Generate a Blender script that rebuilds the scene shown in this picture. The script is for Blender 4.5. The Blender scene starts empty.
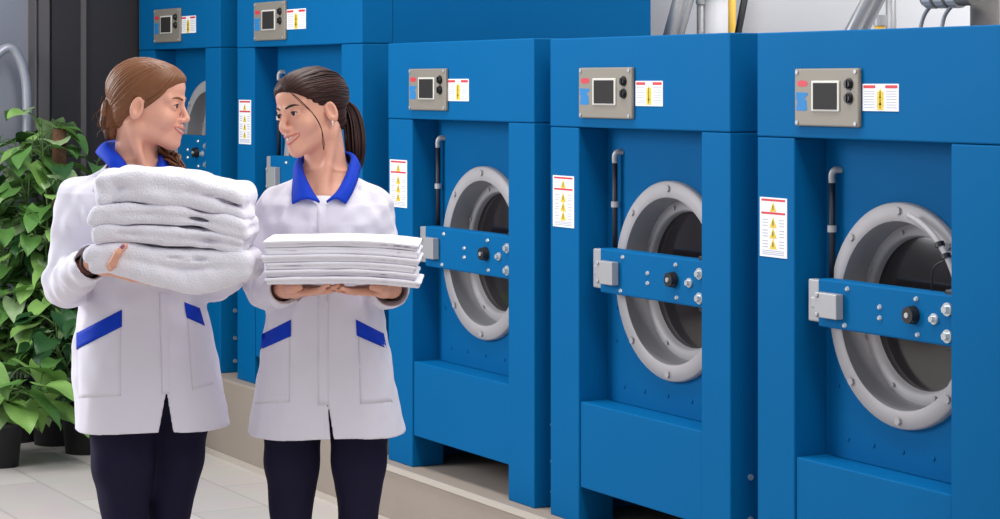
import bpy, bmesh, math, random
import numpy as np
from mathutils import Vector, Matrix, Euler
random.seed(7); np.random.seed(7)
SC = bpy.context.scene
COL = SC.collection
PI = math.pi

# ------------------------------------------------------------------ camera
F = 2180.0; HOR = 84.0; XV = -720.0; EYE = 1.6
ANG = math.atan2(F, 500 - XV) ; A = math.atan((500 - XV) / F)
sA, cA = math.sin(A), math.cos(A)
FWD = Vector((-cA, sA, 0)); RGT = Vector((sA, cA, 0))
CAMY = -9.277 * (sA - (260 / F) * cA)
CAM = Vector((0, CAMY, EYE))
cam = bpy.data.objects.new('camera', bpy.data.cameras.new('camera'))
COL.objects.link(cam); SC.camera = cam
cam.location = CAM
cam.rotation_euler = (PI / 2, 0, PI / 2 - A)
cam.data.sensor_width = 36; cam.data.lens = 36 * F / 1000
cam.data.shift_y = -(259.5 - HOR) / 1000
cam.data.clip_end = 100

def ray(px, py):
    return FWD + RGT * ((px - 500) / F) - Vector((0, 0, 1)) * ((py - HOR) / F)
def on_plane(px, py, y):
    """point of the picture ray on the plane parallel to the machine fronts"""
    d = ray(px, py); t = (y - CAM.y) / d.y
    return CAM + d * t
def on_floor(px, py, z=0):
    d = ray(px, py); t = (z - CAM.z) / d.z
    return CAM + d * t

# ------------------------------------------------------------------ objects
def tag(o, label=None, cat=None, group=None, kind=None):
    if label: o['label'] = label
    if cat: o['category'] = cat
    if group: o['group'] = group
    if kind: o['kind'] = kind
    return o
def link(name, me, mats, parent=None, smooth=False):
    o = bpy.data.objects.new(name, me); COL.objects.link(o)
    for m in (mats if isinstance(mats, (list, tuple)) else [mats]): me.materials.append(m)
    if parent is not None: o.parent = parent
    if smooth:
        me.polygons.foreach_set('use_smooth', [True] * len(me.polygons))
    return o
def obj(name, bm, mats, parent=None, smooth=False, bevel=0, seg=2):
    me = bpy.data.meshes.new(name)
    bmesh.ops.recalc_face_normals(bm, faces=bm.faces)
    bm.to_mesh(me); bm.free()
    o = link(name, me, mats, parent, smooth)
    if bevel:
        md = o.modifiers.new('bevel', 'BEVEL'); md.width = bevel; md.segments = seg
        md.limit_method = 'ANGLE'; md.angle_limit = math.radians(50)
        md.harden_normals = False
    return o
def empty(name, loc=(0, 0, 0), rz=0.0):
    o = bpy.data.objects.new(name, None); COL.objects.link(o)
    o.empty_display_size = .1; o.location = loc; o.rotation_euler = (0, 0, rz)
    return o
def NB(): return bmesh.new()
def add_box(bm, x0, x1, y0, y1, z0, z1, mi=0):
    vs = [bm.verts.new(p) for p in ((x0, y0, z0), (x1, y0, z0), (x1, y1, z0), (x0, y1, z0),
                                    (x0, y0, z1), (x1, y0, z1), (x1, y1, z1), (x0, y1, z1))]
    for f in ((3, 2, 1, 0), (4, 5, 6, 7), (0, 1, 5, 4), (1, 2, 6, 5), (2, 3, 7, 6), (3, 0, 4, 7)):
        fc = bm.faces.new([vs[i] for i in f]); fc.material_index = mi
    return vs
def add_disc(bm, c, axis, r, h, n=14, r2=None, mi=0):
    """short cylinder / cone from c along axis"""
    a = Vector(axis).normalized(); c = Vector(c)
    u = a.orthogonal().normalized(); v = a.cross(u)
    r2 = r if r2 is None else r2
    A0 = [bm.verts.new(c + (u * math.cos(2 * PI * i / n) + v * math.sin(2 * PI * i / n)) * r) for i in range(n)]
    B0 = [bm.verts.new(c + a * h + (u * math.cos(2 * PI * i / n) + v * math.sin(2 * PI * i / n)) * r2) for i in range(n)]
    fs = [bm.faces.new(A0[::-1]), bm.faces.new(B0)]
    for i in range(n): fs.append(bm.faces.new((A0[i], A0[(i + 1) % n], B0[(i + 1) % n], B0[i])))
    for f in fs: f.material_index = mi
def add_lathe(bm, c, prof, n=64, mi=0):
    """profile of (radius, y) turned about the local y axis through c"""
    c = Vector(c); rings = []
    for r, y in prof:
        rings.append([bm.verts.new(c + Vector((r * math.cos(2 * PI * i / n), y, r * math.sin(2 * PI * i / n)))) for i in range(n)])
    for a, b in zip(rings, rings[1:]):
        for i in range(n):
            f = bm.faces.new((a[i], a[(i + 1) % n], b[(i + 1) % n], b[i])); f.material_index = mi; f.smooth = True
    return rings
def add_tube(bm, pts, rad, n=10, cap=True, mi=0):
    pts = [Vector(p) for p in pts]
    rs = rad if isinstance(rad, (list, tuple)) else [rad] * len(pts)
    prev = None; rings = []
    for i, p in enumerate(pts):
        t = (pts[min(i + 1, len(pts) - 1)] - pts[max(i - 1, 0)])
        if t.length < 1e-9: t = Vector((0, 0, 1))
        t.normalize()
        if prev is None: u = t.orthogonal().normalized()
        else:
            u = prev - t * prev.dot(t)
            u = u.normalized() if u.length > 1e-6 else t.orthogonal().normalized()
        prev = u; v = t.cross(u)
        rings.append([bm.verts.new(p + (u * math.cos(2 * PI * k / n) + v * math.sin(2 * PI * k / n)) * rs[i]) for k in range(n)])
    for a, b in zip(rings, rings[1:]):
        for k in range(n):
            f = bm.faces.new((a[k], a[(k + 1) % n], b[(k + 1) % n], b[k])); f.smooth = True; f.material_index = mi
    if cap:
        bm.faces.new(rings[0][::-1]).material_index = mi; bm.faces.new(rings[-1]).material_index = mi
def catmull(pts, n=8):
    pts = [Vector(p) for p in pts]; out = []
    P = [pts[0] * 2 - pts[1]] + pts + [pts[-1] * 2 - pts[-2]]
    for i in range(1, len(P) - 2):
        p0, p1, p2, p3 = P[i - 1:i + 3]
        for k in range(n):
            t = k / n
            out.append(.5 * ((2 * p1) + (p2 - p0) * t + (2 * p0 - 5 * p1 + 4 * p2 - p3) * t * t + (3 * p1 - p0 - 3 * p2 + p3) * t ** 3))
    out.append(pts[-1]); return out

# ------------------------------------------------------------------ materials
def lin(c):
    return tuple((x / 255 / 12.92) if x / 255 <= .04045 else ((x / 255 + .055) / 1.055) ** 2.4 for x in c) + (1,)
MATS = {}
def mat(name, rgb, rough=.5, metal=0, spec=.5, noise=0, nscale=8, bump=0, bscale=200, sss=0, coat=0, stretch=None, rgb2=None, sheen=0):
    if name in MATS: return MATS[name]
    m = bpy.data.materials.new(name); m.use_nodes = True
    nt = m.node_tree; b = nt.nodes['Principled BSDF']
    b.inputs['Base Color'].default_value = lin(rgb); b.inputs['Roughness'].default_value = rough
    b.inputs['Metallic'].default_value = metal; b.inputs['Specular IOR Level'].default_value = spec
    b.inputs['Coat Weight'].default_value = coat
    b.inputs['Sheen Weight'].default_value = sheen
    if sss:
        b.inputs['Subsurface Weight'].default_value = sss
        b.inputs['Subsurface Radius'].default_value = (1, .35, .2); b.inputs['Subsurface Scale'].default_value = .006
    tc = nt.nodes.new('ShaderNodeTexCoord'); mp = nt.nodes.new('ShaderNodeMapping')
    nt.links.new(tc.outputs['Object'], mp.inputs['Vector'])
    if stretch: mp.inputs['Scale'].default_value = stretch
    if noise or rgb2:
        n = nt.nodes.new('ShaderNodeTexNoise'); n.inputs['Scale'].default_value = nscale; n.inputs['Detail'].default_value = 4
        nt.links.new(mp.outputs['Vector'], n.inputs['Vector'])
        r = nt.nodes.new('ShaderNodeValToRGB')
        c = lin(rgb)
        if rgb2:
            r.color_ramp.elements[0].color = c; r.color_ramp.elements[1].color = lin(rgb2)
            r.color_ramp.elements[0].position = .35; r.color_ramp.elements[1].position = .65
        else:
            r.color_ramp.elements[0].color = tuple(x * (1 - noise) for x in c[:3]) + (1,)
            r.color_ramp.elements[1].color = tuple(min(1, x * (1 + noise)) for x in c[:3]) + (1,)
        nt.links.new(n.outputs['Fac'], r.inputs['Fac']); nt.links.new(r.outputs['Color'], b.inputs['Base Color'])
    if bump:
        n2 = nt.nodes.new('ShaderNodeTexNoise'); n2.inputs['Scale'].default_value = bscale; n2.inputs['Detail'].default_value = 3
        nt.links.new(mp.outputs['Vector'], n2.inputs['Vector'])
        bp = nt.nodes.new('ShaderNodeBump'); bp.inputs['Strength'].default_value = bump; bp.inputs['Distance'].default_value = .01
        nt.links.new(n2.outputs['Fac'], bp.inputs['Height']); nt.links.new(bp.outputs['Normal'], b.inputs['Normal'])
    MATS[name] = m; return m
BLUE = mat('blue_enamel', (0, 93, 148), .6, noise=.04, nscale=3, spec=.07)
BLUESHADE = mat('blue_enamel_shaded', (0, 90, 145), .6, noise=.05, nscale=3, spec=.07)  # same enamel slightly darker: recess shade put into the colour
STEEL = mat('brushed_steel', (134, 128, 118), .55, metal=.2, noise=.05, nscale=30, stretch=(1, 1, 12))
RING = mat('cast_aluminium', (162, 159, 161), .6, metal=.1, noise=.06, nscale=20)
RINGIN = mat('cast_aluminium_inner', (150, 148, 150), .6, metal=.12, noise=.06, nscale=20)
ZINC = mat('zinc_plate', (168, 168, 170), .45, metal=.35)
BOLT = mat('zinc_bolt', (205, 210, 212), .3, metal=.6)
GLASS = mat('dark_door_glass', (30, 26, 28), .12, spec=.6)
DRUM = mat('dark_drum', (40, 36, 36), .6)
BLACK = mat('black_plastic', (18, 18, 22), .4)
HOSE = mat('black_hose', (22, 28, 42), .5)
SCREEN = mat('lcd_screen', (46, 44, 44), .55, spec=.15)
BEZEL = mat('screen_bezel', (206, 204, 196), .4)
PAPER = mat('label_white', (236, 236, 240), .6)
RED = mat('label_red', (205, 50, 60), .6)
YEL = mat('label_yellow', (222, 190, 50), .6)
INK = mat('label_ink', (60, 55, 50), .6)
GREYINK = mat('label_grey_print', (176, 178, 190), .6)
MARKRED = mat('mark_red', (196, 52, 66), .5)
MARKBLUE = mat('mark_blue', (14, 118, 182), .6)
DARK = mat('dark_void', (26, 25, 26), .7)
# ------------------------------------------------------------------ setting
def struct(name, bm, m, bevel=0):
    o = obj(name, bm, m, bevel=bevel); o['kind'] = 'structure'; return o
def tile_mat():
    m = bpy.data.materials.new('floor_tile'); m.use_nodes = True; nt = m.node_tree; b = nt.nodes['Principled BSDF']
    tc = nt.nodes.new('ShaderNodeTexCoord'); mp = nt.nodes.new('ShaderNodeMapping')
    nt.links.new(tc.outputs['Object'], mp.inputs['Vector'])
    br = nt.nodes.new('ShaderNodeTexBrick'); br.offset = 0.5
    br.inputs['Scale'].default_value = 1; br.inputs['Brick Width'].default_value = .9; br.inputs['Row Height'].default_value = .3
    br.inputs['Mortar Size'].default_value = .005; br.inputs['Mortar Smooth'].default_value = .3
    br.inputs['Color1'].default_value = lin((212, 204, 198)); br.inputs['Color2'].default_value = lin((198, 190, 184))
    br.inputs['Mortar'].default_value = lin((178, 171, 165))
    nt.links.new(mp.outputs['Vector'], br.inputs['Vector'])
    n = nt.nodes.new('ShaderNodeTexNoise'); n.inputs['Scale'].default_value = 5; n.inputs['Detail'].default_value = 6
    nt.links.new(mp.outputs['Vector'], n.inputs['Vector'])
    mx = nt.nodes.new('ShaderNodeMix'); mx.data_type = 'RGBA'; mx.blend_type = 'MULTIPLY'; mx.inputs[0].default_value = .18
    nt.links.new(br.outputs['Color'], mx.inputs[6]); nt.links.new(n.outputs['Color'], mx.inputs[7])
    nt.links.new(mx.outputs[2], b.inputs['Base Color']); b.inputs['Roughness'].default_value = .45
    return m
FLOORM = tile_mat()
CONC = mat('plinth_render', (150, 138, 127), .75, noise=.06, nscale=6, bump=.05, bscale=60)
CAULK = mat('plinth_edge_caulk', (184, 175, 164), .7)
WALLW = mat('white_wall', (236, 234, 234), .8, noise=.02, nscale=2)
DARKPANEL = mat('dark_wall_panel', (52, 49, 50), .35, noise=.12, nscale=2)
GREYGLASS = mat('grey_glazing', (140, 142, 152), .18, noise=.1, nscale=3, spec=.7)
SEAM = mat('panel_seam_trim', (96, 92, 92), .4)

XL = on_plane(139, 200, 0).x - .06          # inner face of the end wall
bm = NB(); add_box(bm, XL - .2, 4.0, -7.5, 2.6, -.1, 0); struct('floor', bm, FLOORM)
bm = NB(); add_box(bm, XL - .2, 4.0, 2.45, 2.6, 0, 3.4); struct('wall_back', bm, WALLW)
# the end wall: dark cladding panels beside the machines, glazing further out
bm = NB(); add_box(bm, XL - .2, XL, -.72, 2.45, 0, 3.4); struct('wall_left', bm, DARKPANEL)
def endwall_y(px):                               # where the picture ray meets the end wall
    d = ray(px, 100); t = (XL - CAM.x) / d.x; return (CAM + d * t).y
ys = endwall_y(83); yg = endwall_y(52)
bpy.data.objects['wall_left'].data  # cladding runs to the glazing
for v in bpy.data.objects['wall_left'].data.vertices:
    if v.co.y < 0: v.co.y = yg
bm = NB(); add_box(bm, XL, XL + .012, ys - .012, ys + .012, 0, 3.4); struct('trim_1', bm, SEAM)
bm = NB(); add_box(bm, XL - .08, XL - .04, -7.5, yg, .1, 3.4); struct('window_1', bm, GREYGLASS)
bm = NB(); add_box(bm, XL - .12, XL, -7.5, yg, 0, .1)
for k in range(4):
    y0 = yg - .012 - k * 1.3; 
    add_box(bm, XL - .1, XL, y0 - .05, y0, .1, 3.4)
struct('trim_2', bm, SEAM)

bm = NB()
yq = endwall_y(35); add_box(bm, XL - .04, XL - .005, yq - .02, yq, .1, 3.4); struct('trim_7', bm, SEAM)
def on_end(px, py, off):
    d = ray(px, py); t = (XL + off - CAM.x) / d.x; return CAM + d * t
bm = NB(); q0 = on_end(27, 110, .07); q0.z = 0
add_tube(bm, catmull([q0, q0 + Vector((0, 0, 1.2)), on_end(27, 100, .07), on_end(24, 72, .07), on_end(17, 54, .07), on_end(9, 48, .07), on_end(0, 52, .07), on_end(-8, 62, .07)], 8), .022, 12)
tag(obj('reflection_streak', bm, mat('pale_reflection', (176, 178, 188), .35, metal=.3)), 'curved pale reflection streak bending over beside the grey glazing behind plants', 'pipe')  # tube shaped after a pale streak reflected in the glazing
# plinth under the machines: taller under the two big ones
PY = -.05
xs = on_plane(376, 400, 0).x
ph3 = on_plane(390, 460, 0).z
ph1 = on_plane(238, 379, 0).z
bm = NB(); add_box(bm, xs, 4.0, PY, 2.45, 0, ph3); struct('trim_3', bm, CONC, .008)
bm = NB(); add_box(bm, XL, xs, PY, 2.45, 0, ph1); struct('trim_4', bm, CONC, .008)
bm = NB(); add_box(bm, xs, 4.0, PY - .008, PY, ph3 - .018, ph3 + .002); struct('trim_5', bm, CAULK)
bm = NB(); add_box(bm, XL, 4.0, PY - .012, PY, 0, .022); struct('trim_6', bm, CAULK)

# ------------------------------------------------------------------ machines
def sticker(name, parent, x0, x1, z0, z1, y, upright, rnd):
    bm = NB(); w = x1 - x0; h = z1 - z0; t = .0016
    add_box(bm, x0, x1, y - t, y, z0, z1, 0)
    def flat(a, b, c, d, mi, e=.0006): add_box(bm, x0 + a * w, x0 + b * w, y - t - e, y - t, z0 + c * h, z0 + d * h, mi)
    def tri(cx, cz, s):
        v = [bm.verts.new((x0 + cx * w + dx * s, y - t - .0008, z0 + cz * h + dz * s)) for dx, dz in ((-.6, -.5), (.6, -.5), (0, .55))]
        q = [bm.verts.new((a.co.x, y - t, a.co.z)) for a in v]
        fs = [bm.faces.new(v)] + [bm.faces.new((v[i], v[(i + 1) % 3], q[(i + 1) % 3], q[i])) for i in range(3)]
        for f in fs: f.material_index = 2
        add_box(bm, x0 + cx * w - s * .06, x0 + cx * w + s * .06, y - t - .0014, y - t, z0 + cz * h - s * .3, z0 + cz * h + s * .2, 3)
    if upright:
        flat(.06, .94, .94, .975, 1); flat(.06, .94, .72, .755, 1)
        tri(.5, .84, .2 * w)
        for k, c in enumerate((.58, .40, .22)):
            tri(.5, c, .22 * w)
            for q in range(3): flat(.1, .3, c - .06 + q * .05, c - .045 + q * .05, 4); flat(.72, .9, c - .06 + q * .05, c - .045 + q * .05, 4)
        for q in range(3): flat(.1, .9, .04 + q * .03, .052 + q * .03, 4)
    else:
        flat(.03, .36, .84, .95, 1); flat(.64, .97, .84, .95, 1)
        flat(.41, .59, .12, .72, 2, .0004)
        tri(.5, .66, .17 * w); tri(.5, .40, .17 * w); tri(.5, .2, .15 * w)
        for q in range(7):
            flat(.05, .34, .12 + q * .1, .15 + q * .1, 4); flat(.66, .95, .12 + q * .1, .15 + q * .1, 4)
    return obj(name, bm, [PAPER, RED, YEL, INK, GREYINK], parent)

def machine(S):
    """S: picture measurements of one machine, turned into metres on its own front plane"""
    o3 = on_plane(S['xl'], S['yb'], 0)                      # front left bottom
    def X(px, d=0, py=200): return on_plane(px, py, d).x - o3.x
    def Zh(px, py, d=0): return on_plane(px, py, d).z - o3.z
    W = X(S['xr']); H = Zh(S['xl'], S['yt']) if S['yt'] > -50 else S['H']
    zs = Zh(S['xl'], S['ys']); pl = X(S['rl']); pr = X(S['rr'])
    zl = (Zh(S['rl'], S['ll']) + Zh(S['rr'], S['lr'])) / 2 if 'll' in S else S['zl']
    zt = .115; D = S['D']; dr = .1; g = .0008
    root = empty('washing_machine', o3)
    tag(root, S['label'], 'washing machine', 'industrial washing machines standing in a row')
    # cabinet: sides, back, recess wall
    bm = NB()
    add_box(bm, 0, .022, dr + .0305, D, 0, H - .004); add_box(bm, W - .022, W, dr + .0305, D, 0, H - .004)
    add_box(bm, .0222, W - .0222, dr + .2, D, .16, H - .004); add_box(bm, .0222, W - .0222, dr + .031, dr + .199, H - .03, H - .004)
    obj('cabinet', bm, BLUE, root, bevel=.003)
    bm = NB(); add_box(bm, 0, W, 0, dr + .03, zs + g, H); obj('header_panel', bm, BLUE, root, bevel=.004)
    bm = NB(); add_box(bm, 0, pl, .001, dr + .03, 0, zs - g); obj('corner_post', bm, BLUE, root, bevel=.004)
    bm = NB(); add_box(bm, pr, W, .001, dr + .03, 0, zs - g); obj('corner_post', bm, BLUE, root, bevel=.004)
    bm = NB(); add_box(bm, pl + .002, pr - .002, .006, dr + .03, zt, zl); obj('lower_panel', bm, BLUE, root, bevel=.004)
    bm = NB(); add_box(bm, pl + .002, pr - .002, dr + .01, dr + .03, zl, zs)
    dp = pl + .035
    bm.free(); bm = NB()
    cx, cy, R = S['ring']
    C = on_plane(cx, cy, dr) - o3; C.y = dr
    def holed(x0, x1, z0, z1, y0, y1, r):
        n = 72; ang = [2 * PI * i / n for i in range(n)]; outer = []
        for t in ang:
            dx, dz = math.cos(t), math.sin(t)
            kk = min(((x1 - C.x) / dx if dx > 1e-9 else (x0 - C.x) / dx if dx < -1e-9 else 1e9), ((z1 - C.z) / dz if dz > 1e-9 else (z0 - C.z) / dz if dz < -1e-9 else 1e9))
            outer.append([C.x + dx * kk, C.z + dz * kk])
        for qx in (x0, x1):
            for qz in (z0, z1):
                i = min(range(n), key=lambda i: (outer[i][0] - qx) ** 2 + (outer[i][1] - qz) ** 2); outer[i] = [qx, qz]
        a = [[bm.verts.new((p[0], y, p[1])) for p in outer] for y in (y0, y1)]
        c = [[bm.verts.new((C.x + r * math.cos(t), y, C.z + r * math.sin(t))) for t in ang] for y in (y0, y1)]
        for i in range(n):
            j = (i + 1) % n
            bm.faces.new((a[0][i], a[0][j], c[0][j], c[0][i])); bm.faces.new((a[1][j], a[1][i], c[1][i], c[1][j]))
            bm.faces.new((a[0][j], a[0][i], a[1][i], a[1][j])); bm.faces.new((c[0][i], c[0][j], c[1][j], c[1][i]))
    holed(pl + .002, W - .03, zl - .02, zs + .02, dr + .006, dr + .03, R * .84)
    holed(dp, W - .035, zl + .001, zs + .01, dr, dr + .0058, R * .84)          # door skin, a little proud
    for (fx, fz) in ((.12, .05), (.3, .05), (.5, .05), (.7, .05), (.05, .25), (.05, .4)):
        add_disc(bm, (dp + fx * (pr - dp), dr, zl + .02 + fz * (zs - zl) * .8), (0, -1, 0), .006, .003, 8)
    obj('recess_panel', bm, BLUESHADE, root, bevel=.002)
    # porthole
    if S.get('ring'):
        cx, cy, R = S['ring']
        C = on_plane(cx, cy, dr) - o3; C.y = dr
        k = R
        prof = [(.0, .0)]
        bm = NB()
        add_lathe(bm, C, [(k, .004), (k, -.014), (k * .985, -.02), (k * .86, -.022), (k * .835, -.019)], 72)
        add_lathe(bm, C, [(k * .835, -.019), (k * .80, .0 + .05)], 72, 1)
        add_lathe(bm, C, [(k * .80, .05), (k * .71, .045), (k * .69, .055), (k * .68, .075)], 72)
        for j in range(8):
            t = 2 * PI * j / 8 + PI / 2
            add_disc(bm, (C.x + k * .925 * math.cos(t), C.y - .0215, C.z + k * .925 * math.sin(t)), (0, -1, 0), .011, .006, 6)
            add_disc(bm, (C.x + k * .745 * math.cos(t + .3), C.y + .047, C.z + k * .745 * math.sin(t + .3)), (0, -1, 0), .006, .006, 6)
        obj('door_ring', bm, [RING, RINGIN], root)
        bm = NB()
        # slightly domed glass
        rr = add_lathe(bm, C, [(k * .69, .068), (k * .5, .062), (k * .25, .059), (k * .02, .058)], 72); bm.faces.new(rr[-1])
        obj('door_glass', bm, GLASS, root, True)
    # latch bar across the door
    if S.get('bar'):
        bx0, bt0, bb0, bt1, bb1 = S['bar']
        db = .02; xa = X(bx0, db); xb = pr - .004 + .03
        zt_ = (Zh(bx0, bt0, db) + Zh(S['rr'], bt1, db)) / 2; zb_ = (Zh(bx0, bb0, db) + Zh(S['rr'], bb1, db)) / 2
        xb = pr - .002
        bm = NB(); add_box(bm, xa, xb, db, db + .05, zb_, zt_); bar = obj('latch_bar', bm, BLUE, root, bevel=.005)
        hb = zt_ - zb_; L = xb - xa
        for fx, fz in ((.23, .86), (.21, .1), (.47, .58), (.47, .36), (.73, .84), (.74, .14)):
            bm = NB(); add_disc(bm, (xa + fx * L, db, zb_ + fz * hb), (0, -1, 0), .0075, .006, 6, .005); obj('bolt', bm, BOLT, bar)
        for fx, fz, r in ((.945, .72, .017), (.945, .2, .017), (.855, .5, .014)):
            bm = NB(); add_disc(bm, (xa + fx * L, db, zb_ + fz * hb), (0, -1, 0), r, .005, 14); add_disc(bm, (xa + fx * L, db - .005, zb_ + fz * hb), (0, -1, 0), r * .6, .01, 6)
            obj('bolt', bm, BOLT, bar)
        bm = NB(); c = (xa + .71 * L, db, zb_ + .52 * hb)
        add_disc(bm, c, (0, -1, 0), .024, .022, 18, .021); kb = obj('knob', bm, BLACK, bar)
        bm = NB(); add_disc(bm, (c[0], db - .022, c[2]), (0, -1, 0), .007, .004, 8); obj('bolt', bm, BOLT, kb)
        for zz in (zt_ - .002, zb_ + .002):
            bm = NB(); add_box(bm, xb - .05, xb - .004, db + .006, db + .056, zz - .014, zz + .014); obj('rubber_stop', bm, BLACK, bar, bevel=.004)
        # the hinge: upright plate and cast block joined by a knuckle
        bm = NB()
        add_box(bm, xa - .05, xa - .002, db + .005, db + .03, zb_ + hb * .08, zt_ - .004)
        add_box(bm, xa - .018, xa + .03, db - .012, db + .012, zb_ + hb * .38, zb_ + hb * .62)
        obj('hinge_plate', bm, ZINC, root, bevel=.004)
        bm = NB(); add_box(bm, xa + .018, xa + .11, db - .026, db - .001, zb_ + hb * .22, zb_ + hb * .74)
        for fz in (.28, .68): add_disc(bm, (xa + .03, db - .026, zb_ + fz * hb), (0, -1, 0), .007, .005, 6)
        obj('hinge_block', bm, ZINC, bar, bevel=.008, seg=3)
        # wiper hose above the hinge
        if 'rod' in S:
            rx, ry = S['rod']; p = on_plane(rx, ry, dr - .02) - o3
            bm = NB()
            add_tube(bm, [(p.x, dr - .02, zt_ - .02), (p.x, dr - .02, p.z - .03)], 0.0085, 10)
            rod = obj('hose', bm, HOSE, root)
            bm = NB()
            add_tube(bm, catmull([(p.x, dr - .02, p.z - .035), (p.x, dr - .02, p.z - .012), (p.x + .006, dr - .014, p.z), (p.x + .012, dr + .006, p.z)], 5), .0095, 10)
            obj('hose_elbow', bm, ZINC, rod)
            bm = NB(); add_disc(bm, (p.x, dr - .02, zt_ + (p.z - zt_) * .42), (0, 0, 1), .0125, .018, 12)
            obj('hose_collar', bm, ZINC, rod)
        if S.get('wire') and S.get('ring'):
            bm = NB(); R = S['ring'][2]
            pts = [(C.x + R * .93 * math.cos(t), dr - .045, C.z + R * .93 * math.sin(t)) for t in np.linspace(PI * .42, PI * .12, 8)]
            pts.append((C.x + R * .9, dr - .03, zt_ - .01))
            add_tube(bm, catmull(pts, 4), .008, 8); cb = obj('cable', bm, RING, root)
            bm = NB()
            for q, dx in ((4, .0), (5, .0)):
                add_disc(bm, (pts[q][0] - .003, pts[q][1], pts[q][2]), (-.4, 0, .9), .0125, .012, 10)
            add_tube(bm, catmull([pts[5], (pts[5][0] - .05, dr - .05, pts[5][2] - .03), (pts[5][0] - .06, dr - .04, pts[5][2] - .1), (pts[5][0] - .03, dr - .04, zt_)], 5), .0025, 6)
            obj('cable_tie', bm, BLACK, cb)
    # control panel
    x0, y0, x1, y1 = S['panel']
    px0, px1 = X(x0, -.01), X(x1, -.01); zc = (Zh((x0 + x1) / 2, (y0 + y1) / 2, -.01)); hz = (Zh(x0, y0, -.01) - Zh(x0, y1, -.01)) / 2
    w = px1 - px0; z0, z1 = zc - hz, zc + hz; h = z1 - z0
    bm = NB(); add_box(bm, px0, px1, -.012, 0, z0, z1); cp = obj('control_panel', bm, STEEL, root, bevel=.004)
    def onp(a, b, c, d, t, nm, m, par, bev=0):
        bm = NB(); add_box(bm, px0 + a * w, px0 + b * w, -.012 - t, -.0118, z0 + c * h, z0 + d * h); return obj(nm, bm, m, par, bevel=bev)
    fr = onp(.285, .72, .26, .79, .004, 'screen_frame', BEZEL, cp, .002)
    onp(.325, .69, .295, .75, .006, 'screen', SCREEN, cp)
    for fz in (.73, .49):
        bm = NB(); c = (px0 + .86 * w, -.012, z0 + fz * h)
        add_disc(bm, c, (0, -1, 0), .016, .003, 18); add_disc(bm, (c[0], -.015, c[2]), (0, -1, 0), .0125, .007, 16, .011)
        add_box(bm, c[0] - .003, c[0] + .003, -.0255, -.021, c[2] - .01, c[2] + .01)
        obj('knob', bm, BLACK, cp)
    for fx in (.045, .955):
        for fz in (.06, .94):
            bm = NB(); add_disc(bm, (px0 + fx * w, -.012, z0 + fz * h), (0, -1, 0), .006, .003, 8); obj('screw', bm, ZINC, cp)
    # printed marks: a red lozenge and a blue blocky letter shape under it
    bm = NB(); n = 16; c = (px0 + .13 * w, -.0125, z0 + .74 * h)
    vs = [bm.verts.new((c[0] + .085 * w * math.copysign(abs(math.cos(2 * PI * i / n)) ** .7, math.cos(2 * PI * i / n)), c[1], c[2] + .055 * h * math.sin(2 * PI * i / n))) for i in range(n)]
    qs = [bm.verts.new((v.co.x, -.0115, v.co.z)) for v in vs]; bm.faces.new(vs)
    for i in range(n): bm.faces.new((vs[i], vs[(i + 1) % n], qs[(i + 1) % n], qs[i]))
    obj('mark', bm, MARKRED, cp)
    bm = NB()
    out = [(.03, .59), (.22, .58), (.215, .535), (.165, .49), (.195, .44), (.205, .30), (.185, .265), (.045, .265), (.03, .29), (.05, .44), (.03, .46)]
    vs = [bm.verts.new((px0 + a * w, -.0125, z0 + b * h)) for a, b in out]
    qs = [bm.verts.new((v.co.x, -.0115, v.co.z)) for v in vs]; bm.faces.new(vs)
    for i in range(len(out)): bm.faces.new((vs[i], vs[(i + 1) % len(out)], qs[(i + 1) % len(out)], qs[i]))
    obj('mark', bm, MARKBLUE, cp)
    # stickers
    x0, y0, x1, y1 = S['lab']; hz = (Zh(x0, y0) - Zh(x0, y1)) / 2; zc = Zh((x0 + x1) / 2, (y0 + y1) / 2)
    sticker('warning_label', root, X(x0), X(x1), zc - hz, zc + hz, 0, False, 0)
    if 'plab' in S:
        x0, y0, x1, y1 = S['plab']; hz = (Zh(x0, y0) - Zh(x0, y1)) / 2; zc = Zh((x0 + x1) / 2, (y0 + y1) / 2)
        sticker('warning_label', root, X(x0), X(x1), zc - hz, zc + hz, .001, True, 0)
    # side bolts and feet rail
    for zz in (.05, .15, .27):
        bm = NB(); add_disc(bm, (W, .07, zz), (1, 0, 0), .009, .005, 8); obj('bolt', bm, BOLT, root)
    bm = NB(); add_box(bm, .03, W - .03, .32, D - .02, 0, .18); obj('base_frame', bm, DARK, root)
    return root, o3, W, H

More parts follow.
